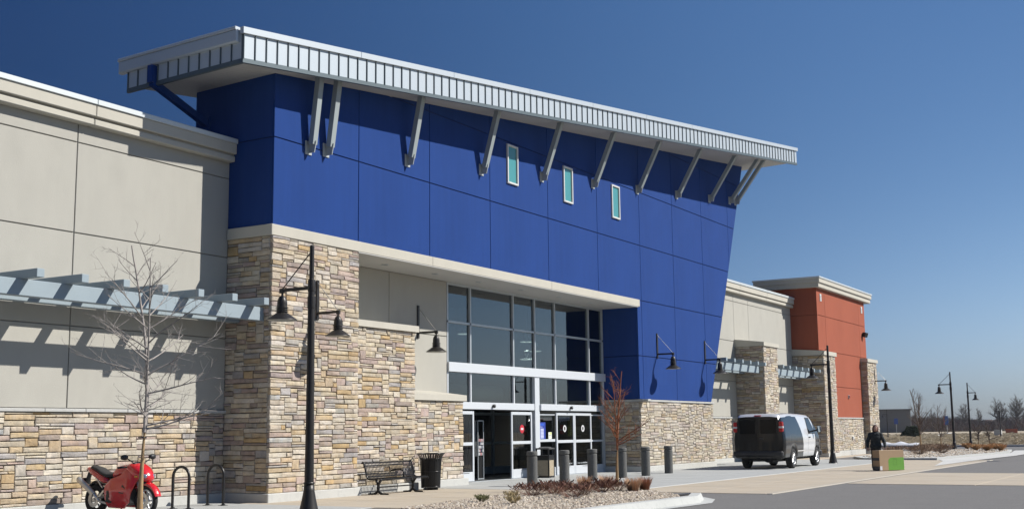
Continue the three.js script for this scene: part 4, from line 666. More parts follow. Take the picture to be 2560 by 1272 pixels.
// ------------------------------------------------------------ bare trees
function bareTree(seed, { H, trunkR, first, spread, levels, upright, leaders = 1, density = 1, thin = 0.25, seg0 = 7, droop = 0 }) {
  const r = rand(seed), trunk = [], crown = [];
  const limb = (list, p, d, len, rad, sides, wob, up) => { // a bending tapered branch; returns its points
    const n = Math.max(3, Math.round(len / 0.22)), pts = [p.clone()]; let q = p.clone(), v = d.clone();
    for (let i = 0; i < n; i++) { v.add(V((r() - 0.5) * wob, (r() - 0.5) * wob * 0.6 + up, (r() - 0.5) * wob)).normalize(); q = q.clone().addScaledVector(v, len / n); pts.push(q); }
    for (let i = 0; i < n; i++) list.push(rod(pts[i], pts[i + 1], rad * (1 - i / n * (1 - thin)), rad * (1 - (i + 1) / n * (1 - thin)), sides));
    return [pts, v];
  };
  const grow = (p, d, len, rad, lv) => {
    const [pts] = limb(crown, p, d, len, Math.max(rad, 0.0028), lv > 2 ? 3 : lv > 1 ? 4 : 5, 0.22, upright * 0.06 - droop * (lv === 1 ? 0.03 : 0));
    if (lv >= levels) return;
    const m = Math.round((lv === 1 ? 6 : lv === 2 ? 4 : 3) * density * Math.sqrt(len / 0.8) * (0.7 + 0.6 * r()));
    for (let k = 0; k < m; k++) {
      const u = 0.2 + 0.78 * (k + r()) / m, i = Math.min(pts.length - 2, Math.floor(u * (pts.length - 1))), b = pts[i].clone().lerp(pts[i + 1], u * (pts.length - 1) - i), dir = pts[i + 1].clone().sub(pts[i]).normalize();
      const side = V(r() - 0.5, (r() - 0.35) * 0.7, r() - 0.5).normalize(); const nd = dir.clone().multiplyScalar(0.75).add(side.multiplyScalar(0.85)).normalize();
      grow(b, nd, len * (0.3 + 0.32 * r()) * (1.1 - 0.4 * u), rad * 0.5 * (1 - 0.5 * u) + 0.001, lv + 1);
    }
  };
  let tops = [];
  const [tp] = limb(trunk, V(0, -0.03, 0), V(0, 1, 0), first, trunkR, 9, 0.05, 0.02);
  const top = tp[tp.length - 1];
  for (let L = 0; L < leaders; L++) {
    const [pts] = limb(crown, top, V((r() - 0.5) * 0.5 * (leaders > 1 ? 1 : 0.3), 1, (r() - 0.5) * 0.5 * (leaders > 1 ? 1 : 0.3)).normalize(), (H - first) * (1 - 0.12 * L), trunkR * 0.62 / (1 + 0.45 * L), 6, 0.12, 0.04);
    const m = Math.round(seg0 * (H - first) * density);
    for (let k = 0; k < m; k++) {
      const u = (k + r()) / m * 0.93, i = Math.min(pts.length - 2, Math.floor(u * (pts.length - 1))), b = pts[i].clone().lerp(pts[i + 1], u * (pts.length - 1) - i), a = k * 2.4 + r() * 1.5, el = lerp(0.15, 0.95, u) * (0.6 + 0.6 * r()) + upright * 0.5;
      const d = V(Math.cos(a) * Math.cos(el), Math.sin(el), Math.sin(a) * Math.cos(el));
      grow(b, d, spread * (1 - 0.62 * u) * (0.65 + 0.5 * r()), trunkR * 0.34 * (1 - 0.55 * u), 1);
    }
  }
  return [merge(trunk), merge(crown)];
}
function tree(name, label, [x, y, z], opt, trunkMat, crownMat, group, extra) { const o = thing(name, label, 'tree', [x, y, z], 0, group), [a, b] = bareTree(opt.seed, opt); part(o, 'trunk', a, trunkMat); part(o, 'crown', b, crownMat); if (extra) extra(o); return o; }
const barkGrey = std(C(0.5, 0.455, 0.42), 0.9, { map: T.bark }), barkTan = std(C(0.52, 0.34, 0.17), 0.85, { map: T.bark }), barkRed = std(C(0.42, 0.15, 0.06), 0.85, { map: T.bark }), barkBrown = std(C(0.17, 0.12, 0.09), 0.9, { map: T.bark });
tree('young_tree', 'bare young tree with tan wrapped trunk in front of the motorcycle', [14.68, 0, 2.8], { seed: 12, H: 5.05, trunkR: 0.06, first: 1.62, spread: 1.6, levels: 4, upright: 0.12, leaders: 2, density: 0.85, seg0: 5.2, thin: 0.3 }, barkTan, barkGrey, null, (o) => part(o, 'tree_tie', move(lathe([[0.07, -0.012], [0.074, 0], [0.07, 0.012]], 16), 0, 1.5, 0), M.black));
tree('sapling', 'slender bare sapling with reddish branches on the near gravel island', [28.36, 0.05, 5.2], { seed: 33, H: 3.05, trunkR: 0.052, first: 1.02, spread: 0.95, levels: 3, upright: 0.55, leaders: 3, density: 0.9, seg0: 4.2, thin: 0.35 }, barkTan, barkRed, null, (o) => part(o, 'tree_tie', move(lathe([[0.052, -0.012], [0.056, 0], [0.052, 0.012]], 16), 0, 0.95, 0), M.black));
tree('sapling', 'tall bare sapling on the far island beside the store corner', [71.5, 0.03, 3.5], { seed: 41, H: 3.7, trunkR: 0.06, first: 1.1, spread: 1.1, levels: 3, upright: 0.9, leaders: 3, density: 0.9, seg0: 5, thin: 0.4 }, barkTan, barkBrown, 'saplings on the far island');
tree('sapling', 'thin bare sapling left of the larger far lamp post', [75.5, 0.03, 3.8], { seed: 43, H: 2.85, trunkR: 0.05, first: 0.9, spread: 0.95, levels: 3, upright: 0.5, leaders: 3, density: 0.9, seg0: 5, thin: 0.4 }, barkTan, barkBrown, 'saplings on the far island');
tree('sapling', 'small bare tree behind orange grass, left of the right pair', [88.4, 0.0, 3.7], { seed: 45, H: 1.7, trunkR: 0.065, first: 0.6, spread: 0.8, levels: 3, upright: 0.2, leaders: 3, density: 1, seg0: 6, thin: 0.4 }, barkTan, barkBrown, 'saplings on the far island');
tree('sapling', 'small bare tree behind orange grass, right of the right pair', [88.3, 0.0, 4.45], { seed: 47, H: 1.8, trunkR: 0.065, first: 0.6, spread: 0.8, levels: 3, upright: 0.2, leaders: 3, density: 1, seg0: 6, thin: 0.4 }, barkTan, barkBrown, 'saplings on the far island');
// ------------------------------------------------------------ van
{ const o = thing('van', 'black and white cargo van parked beside the blue wall, rear towards us', 'van', [46.1, 0, 3.2], 0.04);
  o.scale.setScalar(1.03);
  const blk = phys(C(0.008, 0.009, 0.01), 0.25, { specularIntensity: 0.5, clearcoat: 0.5, clearcoatRoughness: 0.05 }), wht = phys(C(0.78, 0.79, 0.8), 0.3, { clearcoat: 1, clearcoatRoughness: 0.06 }), glassM = phys(C(0.015, 0.018, 0.02), 0.05, { ior: 1.6 }), rub = std(C(0.02, 0.02, 0.02), 0.85), trim = std(C(0.025, 0.025, 0.026), 0.6), rim = std(C(0.55, 0.55, 0.55), 0.3, { metalness: 0.8 }), tail = phys(C(0.5, 0.012, 0.015), 0.15, { ior: 1.5 }), clear = phys(C(0.75, 0.75, 0.75), 0.15);
  const R = 0.37, WX = [0, 3.43];
  const topAt = (x) => x < -1.15 ? lerp(1.93, 2.03, smooth(-1.28, -1.15, x)) : x < 2.75 ? 2.03 + 0.045 * Math.sin(clamp((x + 1.15) / 3.9, 0, 1) * PI) : x < 3.0 ? lerp(2.03, 1.97, (x - 2.75) / 0.25) : x < 3.72 ? lerp(1.97, 1.27, Math.pow((x - 3.0) / 0.72, 0.9)) : x < 4.25 ? lerp(1.27, 1.1, (x - 3.72) / 0.53) : lerp(1.1, 0.82, Math.pow((x - 4.25) / 0.16, 1.5));
  const botAt = (x) => { let b = 0.4; for (const w of WX) { const d = Math.abs(x - w); if (d < 0.47) b = Math.max(b, 0.33 + Math.sqrt(0.47 * 0.47 - d * d)); } return b; };
  const endW = (x) => (x < -1.1 ? 0.93 + 0.07 * smooth(-1.28, -1.1, x) : x > 3.6 ? 1 - 0.13 * smooth(3.6, 4.41, x) : 1);
  const halfW = (y) => (y < 0.5 ? 0.965 : y < 1.08 ? 0.965 + 0.035 * Math.sin((y - 0.5) / 0.58 * PI * 0.5) : 1.0 - 0.215 * Math.pow((y - 1.08) / 0.95, 1.25));
  const YF = [0, 0.02, 0.12, 0.28, 0.42, 0.5, 0.62, 0.74, 0.84, 0.915, 0.962, 0.986, 1, 1], WF = [0.9, 0.985, 1, 1, 1, 1, 1, 1, 1, 0.995, 0.965, 0.9, 0.6, 0];
  const pt = (s, k, sg) => {
    const yt = topAt(s), yb = Math.min(botAt(s), yt - 0.3), y = yb + (yt - yb) * YF[k], edge = (c) => Math.exp(-Math.pow((s - c) / 0.5, 2));
    const up = Math.max(0, (y - 1.05) / 0.95), x = s - 0.42 * up * up * edge(1.25) + (y > 1.0 ? 0 : 0.06 * edge(1.25)) ;
    return [x, y, sg * halfW(y) * endW(s) * WF[k]];
  };
  const xs = []; for (let x = -1.28; x <= 4.411; x += 0.0568) xs.push(x);
  const iA = xs.findIndex((x) => x > 1.25), iB = xs.findIndex((x) => x > 3.06), parts = { black: [], white: [], roof: [] };
  for (let i = 0; i + 1 < xs.length; i++) for (let k = 0; k + 1 < YF.length; k++) for (const sg of [1, -1]) {
    const a = pt(xs[i], k, sg), b = pt(xs[i + 1], k, sg), c = pt(xs[i + 1], k + 1, sg), d = pt(xs[i], k + 1, sg), L = k >= 9 && xs[i] < 2.95 ? parts.roof : i >= iA && i < iB ? parts.white : parts.black;
    sg > 0 ? quad(L, a, b, c, d) : quad(L, b, a, d, c);
  }
  for (const s of [xs[0], xs[xs.length - 1]]) { const f = s < 0; for (let k = 0; k + 1 < YF.length; k++) { const a = pt(s, k, 1), b = pt(s, k, -1), c = pt(s, k + 1, -1), d = pt(s, k + 1, 1); f ? quad(parts.black, b, a, d, c) : quad(parts.black, a, b, c, d); } }
  const sm = (t) => { const g = fromTris(t); g.deleteAttribute('uv'); g.deleteAttribute('normal'); const m = mergeVertices(g, 1e-4); m.computeVertexNormals(); return flat(m); };
  part(o, 'body', sm(parts.black), blk); part(o, 'body_panel', sm(parts.white), wht, 'white front door and side panel'); part(o, 'roof', sm(parts.roof), wht, 'white roof');
  // patches that follow the side of the body
  const side = (poly, off, sg) => { const t = [], n = 8, P = (u, v) => { const a = [lerp(poly[0][0], poly[1][0], u), lerp(poly[0][1], poly[1][1], u)], b = [lerp(poly[3][0], poly[2][0], u), lerp(poly[3][1], poly[2][1], u)], x = lerp(a[0], b[0], v), y = lerp(a[1], b[1], v); return [x, y, sg * (halfW(y) * endW(x) + off)]; }; for (let i = 0; i < n; i++) for (let j = 0; j < n; j++) { const q = [P(i / n, j / n), P((i + 1) / n, j / n), P((i + 1) / n, (j + 1) / n), P(i / n, (j + 1) / n)]; sg > 0 ? quad(t, ...q) : quad(t, ...q.reverse()); } return fromTris(t); };
  for (const sg of [1, -1]) {
    part(o, 'window', side([[2.18, 1.3], [3.12, 1.3], [2.74, 1.86], [2.25, 1.88]], 0.007, sg), glassM);
    part(o, 'window_seal', side([[2.14, 1.27], [3.2, 1.27], [2.78, 1.9], [2.21, 1.91]], 0.0035, sg), trim);
    part(o, 'window', side([[-1.0, 1.28], [0.95, 1.28], [0.62, 1.84], [-0.92, 1.84]], 0.004, sg), glassM, 'dark rear side glass');
    for (const x of [2.02, 3.14]) part(o, 'door_seam', side([[x - 0.006, 0.5], [x + 0.006, 0.5], [x + 0.006, 1.27], [x - 0.006, 1.27]], 0.003, sg), trim);
    part(o, 'door_handle', [cbox(2.12, 1.12, sg * 0.985, 2.32, 1.16, sg * 1.03, 0.01)], trim);
    part(o, 'side_moulding', side([[0.5, 0.62], [2.9, 0.62], [2.9, 0.66], [0.5, 0.66]], 0.008, sg), sg > 0 ? wht : wht);
    const m = part(o, 'mirror', [move(loft([[-0.05, 0, 0.1, 0.07, 3], [0, 0, 0.15, 0.1, 3], [0.06, 0, 0.12, 0.08, 3]], 16), 2.98, 1.45, sg * 1.2), beam(V(2.98, 1.38, sg * 0.96), V(2.98, 1.42, sg * 1.18), 0.05, 0.06)], trim); part(m, 'mirror_glass', move(loft([[-0.058, 0, 0.12, 0.078, 3], [-0.053, 0, 0.125, 0.08, 3]], 16), 2.98, 1.45, sg * 1.2), std(C(0.55, 0.62, 0.62), 0.06, { metalness: 1 }));
    const tl = part(o, 'tail_light', cbox(-1.3, 1.36, sg * 0.795, -1.16, 1.74, sg * 0.945, 0.025), tail); part(tl, 'reversing_light', cbox(-1.308, 1.5, sg * 0.795, -1.155, 1.57, sg * 0.955, 0.01), clear);
    part(o, 'headlight', cbox(4.2, 0.86, sg * 0.58, 4.39, 1.02, sg * 0.86, 0.03), clear);
  }
  part(o, 'brake_light', cbox(-1.27, 1.94, -0.13, -1.2, 1.985, 0.13, 0.012), tail);
  part(o, 'rear_door', [cbox(-1.294, 0.62, 0.012, -1.27, 1.9, 0.78, 0.01), cbox(-1.294, 0.62, -0.78, -1.27, 1.9, -0.012, 0.01)], blk);
  for (const s of [1, -1]) part(o, 'rear_window', cbox(-1.301, 1.3, s * 0.1, -1.29, 1.82, s * 0.7, 0.02), phys(C(0.008, 0.009, 0.01), 0.12, { specularIntensity: 0.4 }));
  part(o, 'rear_door_handle', cbox(-1.33, 1.08, 0.05, -1.29, 1.14, 0.2, 0.01), trim);
  part(o, 'rear_bumper', [cbox(-1.42, 0.47, -0.94, -1.22, 0.66, 0.94, 0.04)], trim);
  part(o, 'front_bumper', cbox(4.25, 0.4, -0.9, 4.5, 0.62, 0.9, 0.05), trim);
  part(o, 'grille', cbox(4.36, 0.66, -0.55, 4.44, 0.98, 0.55, 0.03), trim);
  { const t = []; quad(t, [3.05, 1.925, -0.72], [3.68, 1.315, -0.8], [3.68, 1.315, 0.8], [3.05, 1.925, 0.72]); part(o, 'windscreen', fromTris(t.map((v, i) => (i % 3 === 1 ? v + 0.012 : v))).scale(1, 1, 1), glassM); }
  part(o, 'underbody', [cbox(-1.1, 0.3, -0.62, 4.1, 0.85, 0.62, 0.03), rod(V(0, R, -0.75), V(0, R, 0.75), 0.07, 0.07, 12), loft([[-0.16, R, 0.16, 0.16], [0.16, R, 0.16, 0.16]], 14), rod(V(-1.2, 0.3, 0.45), V(1, 0.3, 0.45), 0.045), cbox(-1.32, 0.3, -0.06, -1.05, 0.42, 0.06, 0.01), rod(V(0, 0.3, 0.62), V(-0.3, 0.55, 0.62), 0.04)], std(C(0.015, 0.015, 0.015), 0.8));
  for (const x of WX) for (const sg of [1, -1]) {
    const w = part(o, 'wheel', lathe([[0.2, -0.12], [0.33, -0.125], [R - 0.01, -0.1], [R, -0.06], [R, 0.06], [R - 0.01, 0.1], [0.33, 0.125], [0.24, 0.115], [0.2, 0.08]], 36).rotateX(PI / 2).translate(x, R, sg * 0.85), rub);
    const rg = [lathe([[0.235, -0.1], [0.245, 0.112], [0.22, 0.105], [0.2, 0.05], [0.0, 0.035]], 32), lathe([[0, 0.05], [0.07, 0.048], [0.075, 0.095], [0.03, 0.11], [0, 0.112]], 20)]; for (let k = 0; k < 8; k++) { const a = k / 8 * 2 * PI; rg.push(beam(V(Math.cos(a) * 0.06, 0.075, Math.sin(a) * 0.06), V(Math.cos(a) * 0.225, 0.09, Math.sin(a) * 0.225), 0.07, 0.03, V(0, 1, 0), 0.01)); }
    part(w, 'rim', merge(rg).rotateX(sg > 0 ? PI / 2 : -PI / 2).translate(x, R, sg * 0.85), rim);
  }
}
// ------------------------------------------------------------ motorcycle (local x forward, z to its right)
{ const o = thing('motorcycle', 'red sport motorcycle parked by the stone wall with its front towards us', 'motorcycle', [16.62, 0, 0.12], -PI / 2);
  o.scale.setScalar(0.97); o.rotation.x = 0;
  const red = phys(C(0.72, 0.01, 0.014), 0.25, { clearcoat: 1, clearcoatRoughness: 0.05 }), rub = std(C(0.018, 0.018, 0.018), 0.8), alu = std(C(0.55, 0.54, 0.52), 0.35, { metalness: 0.9 }), dk = std(C(0.03, 0.03, 0.032), 0.5, { metalness: 0.4 }), seatM = std(C(0.035, 0.034, 0.034), 0.7), screen = phys(C(0.8, 0.82, 0.82), 0.02, { transmission: 1, thickness: 0, ior: 1.5, side: THREE.DoubleSide });
  const WF = 0.72, WR = -0.72, Rw = 0.305;
  for (const [x, wd] of [[WF, 0.06], [WR, 0.088]]) {
    const w = part(o, 'wheel', flat(new THREE.TorusGeometry(Rw - wd * 0.72, wd * 0.8, 14, 44).scale(1, 1, 1.05)).translate(x, Rw, 0), rub);
    const g = [flat(new THREE.TorusGeometry(0.212, 0.022, 8, 40).scale(1, 1, 1.8)).translate(0, 0, 0), rod(V(0, 0, -0.09), V(0, 0, 0.09), 0.035, 0.035, 14)]; for (let k = 0; k < 6; k++) { const a = k / 6 * 2 * PI; g.push(beam(V(Math.cos(a) * 0.03, Math.sin(a) * 0.03, 0), V(Math.cos(a) * 0.205, Math.sin(a) * 0.205, 0), 0.03, 0.03, V(0, 0, 1), 0.006)); }
    part(w, 'rim', move(merge(g), x, Rw, 0), x > 0 ? std(C(0.62, 0.62, 0.62), 0.35, { metalness: 0.6 }) : alu);
    for (const s of x > 0 ? [1, -1] : [1]) { part(w, 'brake_disc', merge([lathe([[0.08, -0.003], [0.155, -0.003], [0.155, 0.003], [0.08, 0.003]], 32), ...Array.from({ length: 10 }, (_, k) => { const a = k / 10 * 2 * PI; return rod(V(Math.cos(a) * 0.05, 0, Math.sin(a) * 0.05), V(Math.cos(a + 0.2) * 0.09, 0, Math.sin(a + 0.2) * 0.09), 0.006); })]).rotateX(PI / 2).translate(x, Rw, s * 0.085), alu); }
  }
  for (const s of [1, -1]) {
    part(o, 'fork', [rod(V(0.705, Rw, s * 0.1), V(0.6, 0.62, s * 0.1), 0.03, 0.03, 12), rod(V(0.6, 0.62, s * 0.1), V(0.42, 0.98, s * 0.1), 0.022, 0.022, 12)], alu);
    part(o, 'brake_caliper', cbox(0.58, 0.36, s * 0.075, 0.66, 0.46, s * 0.12, 0.015), dk);
    part(o, 'mirror', [loft([[-0.02, 0, 0.05, 0.08, 2.4], [0.02, 0, 0.055, 0.085, 2.4], [0.05, 0, 0.035, 0.055, 2.2]], 18).translate(0.46, 1.16, s * 0.36), rod(V(0.5, 1.06, s * 0.17), V(0.48, 1.15, s * 0.33), 0.012)], dk);
    part(o, 'handlebar', [rod(V(0.42, 0.97, s * 0.1), V(0.3, 0.96, s * 0.34), 0.014), rod(V(0.33, 0.965, s * 0.25), V(0.29, 0.955, s * 0.37), 0.02), rod(V(0.36, 0.97, s * 0.22), V(0.42, 0.95, s * 0.36), 0.007)], dk);
    part(o, 'indicator', loft([[-0.02, 0, 0.02, 0.03], [0.02, 0, 0.024, 0.035], [0.05, 0, 0.012, 0.02]], 12).translate(0.62, 0.78, s * 0.19), phys(C(0.75, 0.3, 0.03), 0.2));
    // side fairing: a curved red panel with its lower point under the engine
    const TX = [-0.26, -0.22, -0.02, 0.2, 0.36, 0.52, 0.66], TY = [0.5, 0.62, 0.74, 0.8, 0.96, 1.02, 0.93], BXs = [-0.26, -0.18, 0.3, 0.44, 0.5, 0.62, 0.66], BY = [0.28, 0.16, 0.15, 0.26, 0.45, 0.68, 0.9];
    const li = (X, Y, x) => { let k = 0; while (k < X.length - 2 && x > X[k + 1]) k++; return lerp(Y[k], Y[k + 1], smooth(X[k], X[k + 1], x) * 0.5 + 0.5 * clamp((x - X[k]) / (X[k + 1] - X[k]), 0, 1)); };
    const zAt = (x, y) => s * (0.17 + 0.075 * Math.sin(clamp((y - 0.12) / 0.9, 0, 1) * PI) - 0.1 * smooth(0.35, 0.75, x) - 0.03 * smooth(0.0, -0.3, x) + 0.012 * smooth(0.42, 0.5, y) * smooth(0.62, 0.5, y));
    const ft = [], FN = 30, FM = 16, FP = (u, v, e) => { const x = lerp(-0.26, 0.66, u), b = li(BXs, BY, x), y = lerp(b, Math.max(li(TX, TY, x), b + 0.01), v); return [x, y, zAt(x, y) - s * e]; };
    for (let a = 0; a < FN; a++) for (let b = 0; b < FM; b++) for (const e of [0, 0.014]) { const q = [FP(a / FN, b / FM, e), FP((a + 1) / FN, b / FM, e), FP((a + 1) / FN, (b + 1) / FM, e), FP(a / FN, (b + 1) / FM, e)]; (s > 0) === (e === 0) ? quad(ft, ...q) : quad(ft, ...q.reverse()); }
    for (let a = 0; a < FN; a++) for (const v of [0, 1]) quad(ft, FP(a / FN, v, 0), FP((a + 1) / FN, v, 0), FP((a + 1) / FN, v, 0.014), FP(a / FN, v, 0.014));
    const fg = fromTris(ft); fg.deleteAttribute('uv'); fg.deleteAttribute('normal'); const fm = mergeVertices(fg, 1e-5); fm.computeVertexNormals(); const g = flat(fm);
    part(o, 'fairing_vent', prism([[0.3, 0.62], [0.2, 0.46], [0.32, 0.44], [0.38, 0.56]], -0.02, 0.006, (a, b, d) => [a, b, zAt(a, b) + s * d]), M.black);
    part(o, 'fairing_vent', prism([[-0.16, 0.5], [-0.2, 0.34], [-0.1, 0.36], [-0.09, 0.5]], -0.02, 0.005, (a, b, d) => [a, b, zAt(a, b) + s * d]), M.black);
    part(o, 'side_fairing', g, red);
    part(o, 'frame_spar', beam(V(0.3, 0.8, s * 0.2), V(-0.28, 0.52, s * 0.17), 0.03, 0.055, V(0, 1, 0), 0.01), alu);
    part(o, 'footpeg_bracket', [beam(V(-0.3, 0.5, s * 0.18), V(-0.46, 0.34, s * 0.2), 0.02, 0.05), rod(V(-0.38, 0.36, s * 0.18), V(-0.38, 0.36, s * 0.28), 0.014)], alu);
  }
  part(o, 'nose_fairing', loft([[0.3, 0.97, 0.06, 0.19, 2.6], [0.45, 0.93, 0.13, 0.225, 2.5], [0.58, 0.87, 0.16, 0.215, 2.4], [0.7, 0.815, 0.15, 0.185, 2.3], [0.79, 0.77, 0.11, 0.135, 2.2], [0.835, 0.75, 0.06, 0.08, 2]], 28), red);
  for (const s of [1, -1]) part(o, 'headlight', loft([[0.66, 0.795, 0.05, 0.055, 2.4, s * 0.1], [0.765, 0.79, 0.055, 0.07, 2.4, s * 0.085], [0.81, 0.782, 0.045, 0.06, 2.2, s * 0.075], [0.825, 0.778, 0.02, 0.03, 2, s * 0.07]], 18), phys(C(0.4, 0.45, 0.55), 0.08, { metalness: 0.5, clearcoat: 1 }));
  part(o, 'air_intake', loft([[0.66, 0.67, 0.03, 0.12, 2.5], [0.775, 0.66, 0.035, 0.11, 2.5]], 18), M.black);
  { const t = [], n = 10, P = (u, v) => { const a = (u - 0.5) * 2.0, x = lerp(0.62, 0.36, v) - 0.12 * (1 - Math.cos(a)), y = lerp(0.985, 1.19, v) - 0.1 * (u - 0.5) ** 2 * (1 + v * 2), z = Math.sin(a) * lerp(0.19, 0.15, v); return [x, y, z]; }; for (let i = 0; i < n; i++) for (let j = 0; j < 5; j++) quad(t, P(i / n, j / 5), P((i + 1) / n, j / 5), P((i + 1) / n, (j + 1) / 5), P(i / n, (j + 1) / 5)); part(o, 'windscreen', fromTris(t), screen); }
  part(o, 'instrument_panel', loft([[0.36, 1.0, 0.03, 0.14, 3], [0.48, 1.02, 0.05, 0.16, 3], [0.52, 1.02, 0.03, 0.13, 3]], 16), dk);
  part(o, 'fuel_tank', loft([[-0.16, 0.78, 0.04, 0.08, 2.2], [-0.12, 0.81, 0.09, 0.13, 2.2], [0.0, 0.86, 0.12, 0.175, 2.4], [0.14, 0.885, 0.125, 0.185, 2.4], [0.28, 0.88, 0.115, 0.16, 2.3], [0.36, 0.86, 0.07, 0.11, 2.2]], 26), red);
  part(o, 'seat', loft([[-0.86, 0.955, 0.02, 0.06, 2.5], [-0.8, 0.955, 0.04, 0.1, 2.6], [-0.6, 0.9, 0.05, 0.125, 2.8], [-0.5, 0.845, 0.05, 0.13, 2.8], [-0.34, 0.79, 0.05, 0.13, 2.8], [-0.18, 0.795, 0.05, 0.1, 2.6], [-0.12, 0.81, 0.03, 0.06, 2.4]], 24), seatM);
  part(o, 'tail_fairing', loft([[-1.0, 0.93, 0.012, 0.04, 2], [-0.93, 0.915, 0.045, 0.085, 2.3], [-0.78, 0.86, 0.075, 0.13, 2.5], [-0.6, 0.79, 0.085, 0.15, 2.6], [-0.42, 0.715, 0.085, 0.155, 2.6], [-0.28, 0.68, 0.06, 0.13, 2.4]], 24), red);
  part(o, 'tail_light', loft([[-1.02, 0.905, 0.012, 0.04], [-0.98, 0.9, 0.025, 0.06]], 14), phys(C(0.4, 0.01, 0.01), 0.2));
  part(o, 'number_plate_holder', [beam(V(-0.93, 0.86, 0), V(-1.03, 0.64, 0), 0.12, 0.012), cbox(-1.05, 0.6, -0.1, -1.03, 0.74, 0.1, 0.004)], dk);
  part(o, 'front_mudguard', (() => { const t = [], n = 16, P = (a, v, r) => [WF + Math.cos(a) * r, Rw + Math.sin(a) * r, (v - 0.5) * 0.16]; for (let i = 0; i < n; i++) for (let j = 0; j < 6; j++) { const A = lerp(0.25, 2.45, i / n), B = lerp(0.25, 2.45, (i + 1) / n), rr = (v) => Rw + 0.045 + 0.025 * (1 - (2 * v - 1) ** 2), v0 = j / 6, v1 = (j + 1) / 6; quad(t, P(A, v0, rr(v0)), P(A, v1, rr(v1)), P(B, v1, rr(v1)), P(B, v0, rr(v0))); } for (const s of [0, 1]) for (let i = 0; i < n; i++) { const A = lerp(0.25, 2.45, i / n), B = lerp(0.25, 2.45, (i + 1) / n), m = (a) => 0.05 * Math.sin((a - 0.25) / 2.2 * PI), r1 = Rw + 0.045; quad(t, P(A, s, r1), P(B, s, r1), P(B, s, r1 - m(B)), P(A, s, r1 - m(A))); } return fromTris(t); })(), (() => { const m = red.clone(); m.side = THREE.DoubleSide; return m; })());
  part(o, 'engine', [cbox(-0.22, 0.2, -0.17, 0.3, 0.6, 0.17, 0.05), cbox(-0.3, 0.24, -0.19, -0.02, 0.48, 0.19, 0.04), rod(V(-0.1, 0.36, -0.21), V(-0.1, 0.36, 0.21), 0.11, 0.11, 18), cbox(-0.26, 0.48, -0.12, 0.05, 0.75, 0.12, 0.03)], dk);
  part(o, 'swingarm', [beam(V(-0.28, 0.4, -0.12), V(-0.72, Rw, -0.12), 0.05, 0.08), beam(V(-0.28, 0.4, 0.12), V(-0.6, 0.34, 0.12), 0.05, 0.07)], alu);
  part(o, 'shock', [rod(V(-0.35, 0.42, 0), V(-0.42, 0.7, 0), 0.035), beam(V(-0.62, 0.76, 0.12), V(-0.4, 0.55, 0.14), 0.025, 0.03)], alu);
  part(o, 'rear_hugger', loft([[-0.95, 0.56, 0.02, 0.07], [-0.75, 0.66, 0.03, 0.08], [-0.5, 0.6, 0.02, 0.06]], 14), dk);
  part(o, 'exhaust', [rod(V(-0.1, 0.2, 0.1), V(-0.42, 0.28, 0.19), 0.028), rod(V(-0.42, 0.28, 0.19), V(-0.56, 0.42, 0.21), 0.03)], alu);
  part(o, 'silencer', rod(V(-0.56, 0.42, 0.21), V(-0.99, 0.72, 0.24), 0.05, 0.062, 20), std(C(0.55, 0.52, 0.47), 0.35, { metalness: 0.7 }));
  part(o, 'silencer_end', rod(V(-0.985, 0.717, 0.24), V(-1.01, 0.735, 0.241), 0.05, 0.044, 18), dk);
  part(o, 'side_stand', rod(V(-0.2, 0.2, -0.16), V(-0.28, 0.0, -0.3), 0.014), dk);
}
// ------------------------------------------------------------ box on the ground and the person behind it
const toCam = V(-43.9, 0, 10.5).normalize();
{ const a = -0.527; // the front faces us, turned a little to the right
  const o = thing('cardboard_box', 'large cardboard box with green printed panel, standing on the tan paving', 'box', [44.1, 0.004, 8.28], a), W = 1.2, H = 0.72, D = 0.33, card = std(C(0.46, 0.32, 0.19), 0.85, { map: T.card });
  part(o, 'carton', cbox(-W / 2, 0.01, -D / 2, W / 2, H, D / 2, 0.008), card);
  part(o, 'green_print', fromTris((() => { const t = [], z = D / 2 + 0.002, p = [[-0.17, 0.02], [W / 2 - 0.005, 0.02], [W / 2 - 0.005, 0.46], [-0.06, 0.46], [-0.17, 0.38]]; for (let i = 1; i < 4; i++) t.push(...p[0], z, ...p[i], z, ...p[i + 1], z); return t; })()), std(C(0.14, 0.38, 0.035), 0.7));
  const prt = std(C(0.1, 0.28, 0.03), 0.7); part(o, 'printed_outline', [cbox(0.06, 0.2, D / 2 + 0.003, 0.24, 0.208, D / 2 + 0.004), cbox(0.06, 0.4, D / 2 + 0.003, 0.24, 0.43, D / 2 + 0.004), cbox(0.06, 0.2, D / 2 + 0.003, 0.07, 0.4, D / 2 + 0.004), cbox(0.23, 0.2, D / 2 + 0.003, 0.24, 0.4, D / 2 + 0.004)], prt);
  part(o, 'label', cbox(-W / 2 + 0.01, 0.03, D / 2 + 0.001, -W / 2 + 0.12, 0.17, D / 2 + 0.003), std(C(0.75, 0.76, 0.8), 0.7));
  for (const y of [0.36, 0.02]) part(o, 'dark_band', cbox(-W / 2 - 0.004, y, -D / 2 + 0.01, -W / 2 - 0.001, y + (y > 0.1 ? 0.1 : 0.14), D / 2 - 0.01), std(C(0.06, 0.065, 0.07), 0.7));
  part(o, 'tape', cbox(-W / 2 + 0.01, H - 0.001, -0.03, W / 2 - 0.01, H + 0.001, 0.03), std(C(0.5, 0.45, 0.33), 0.4));
}
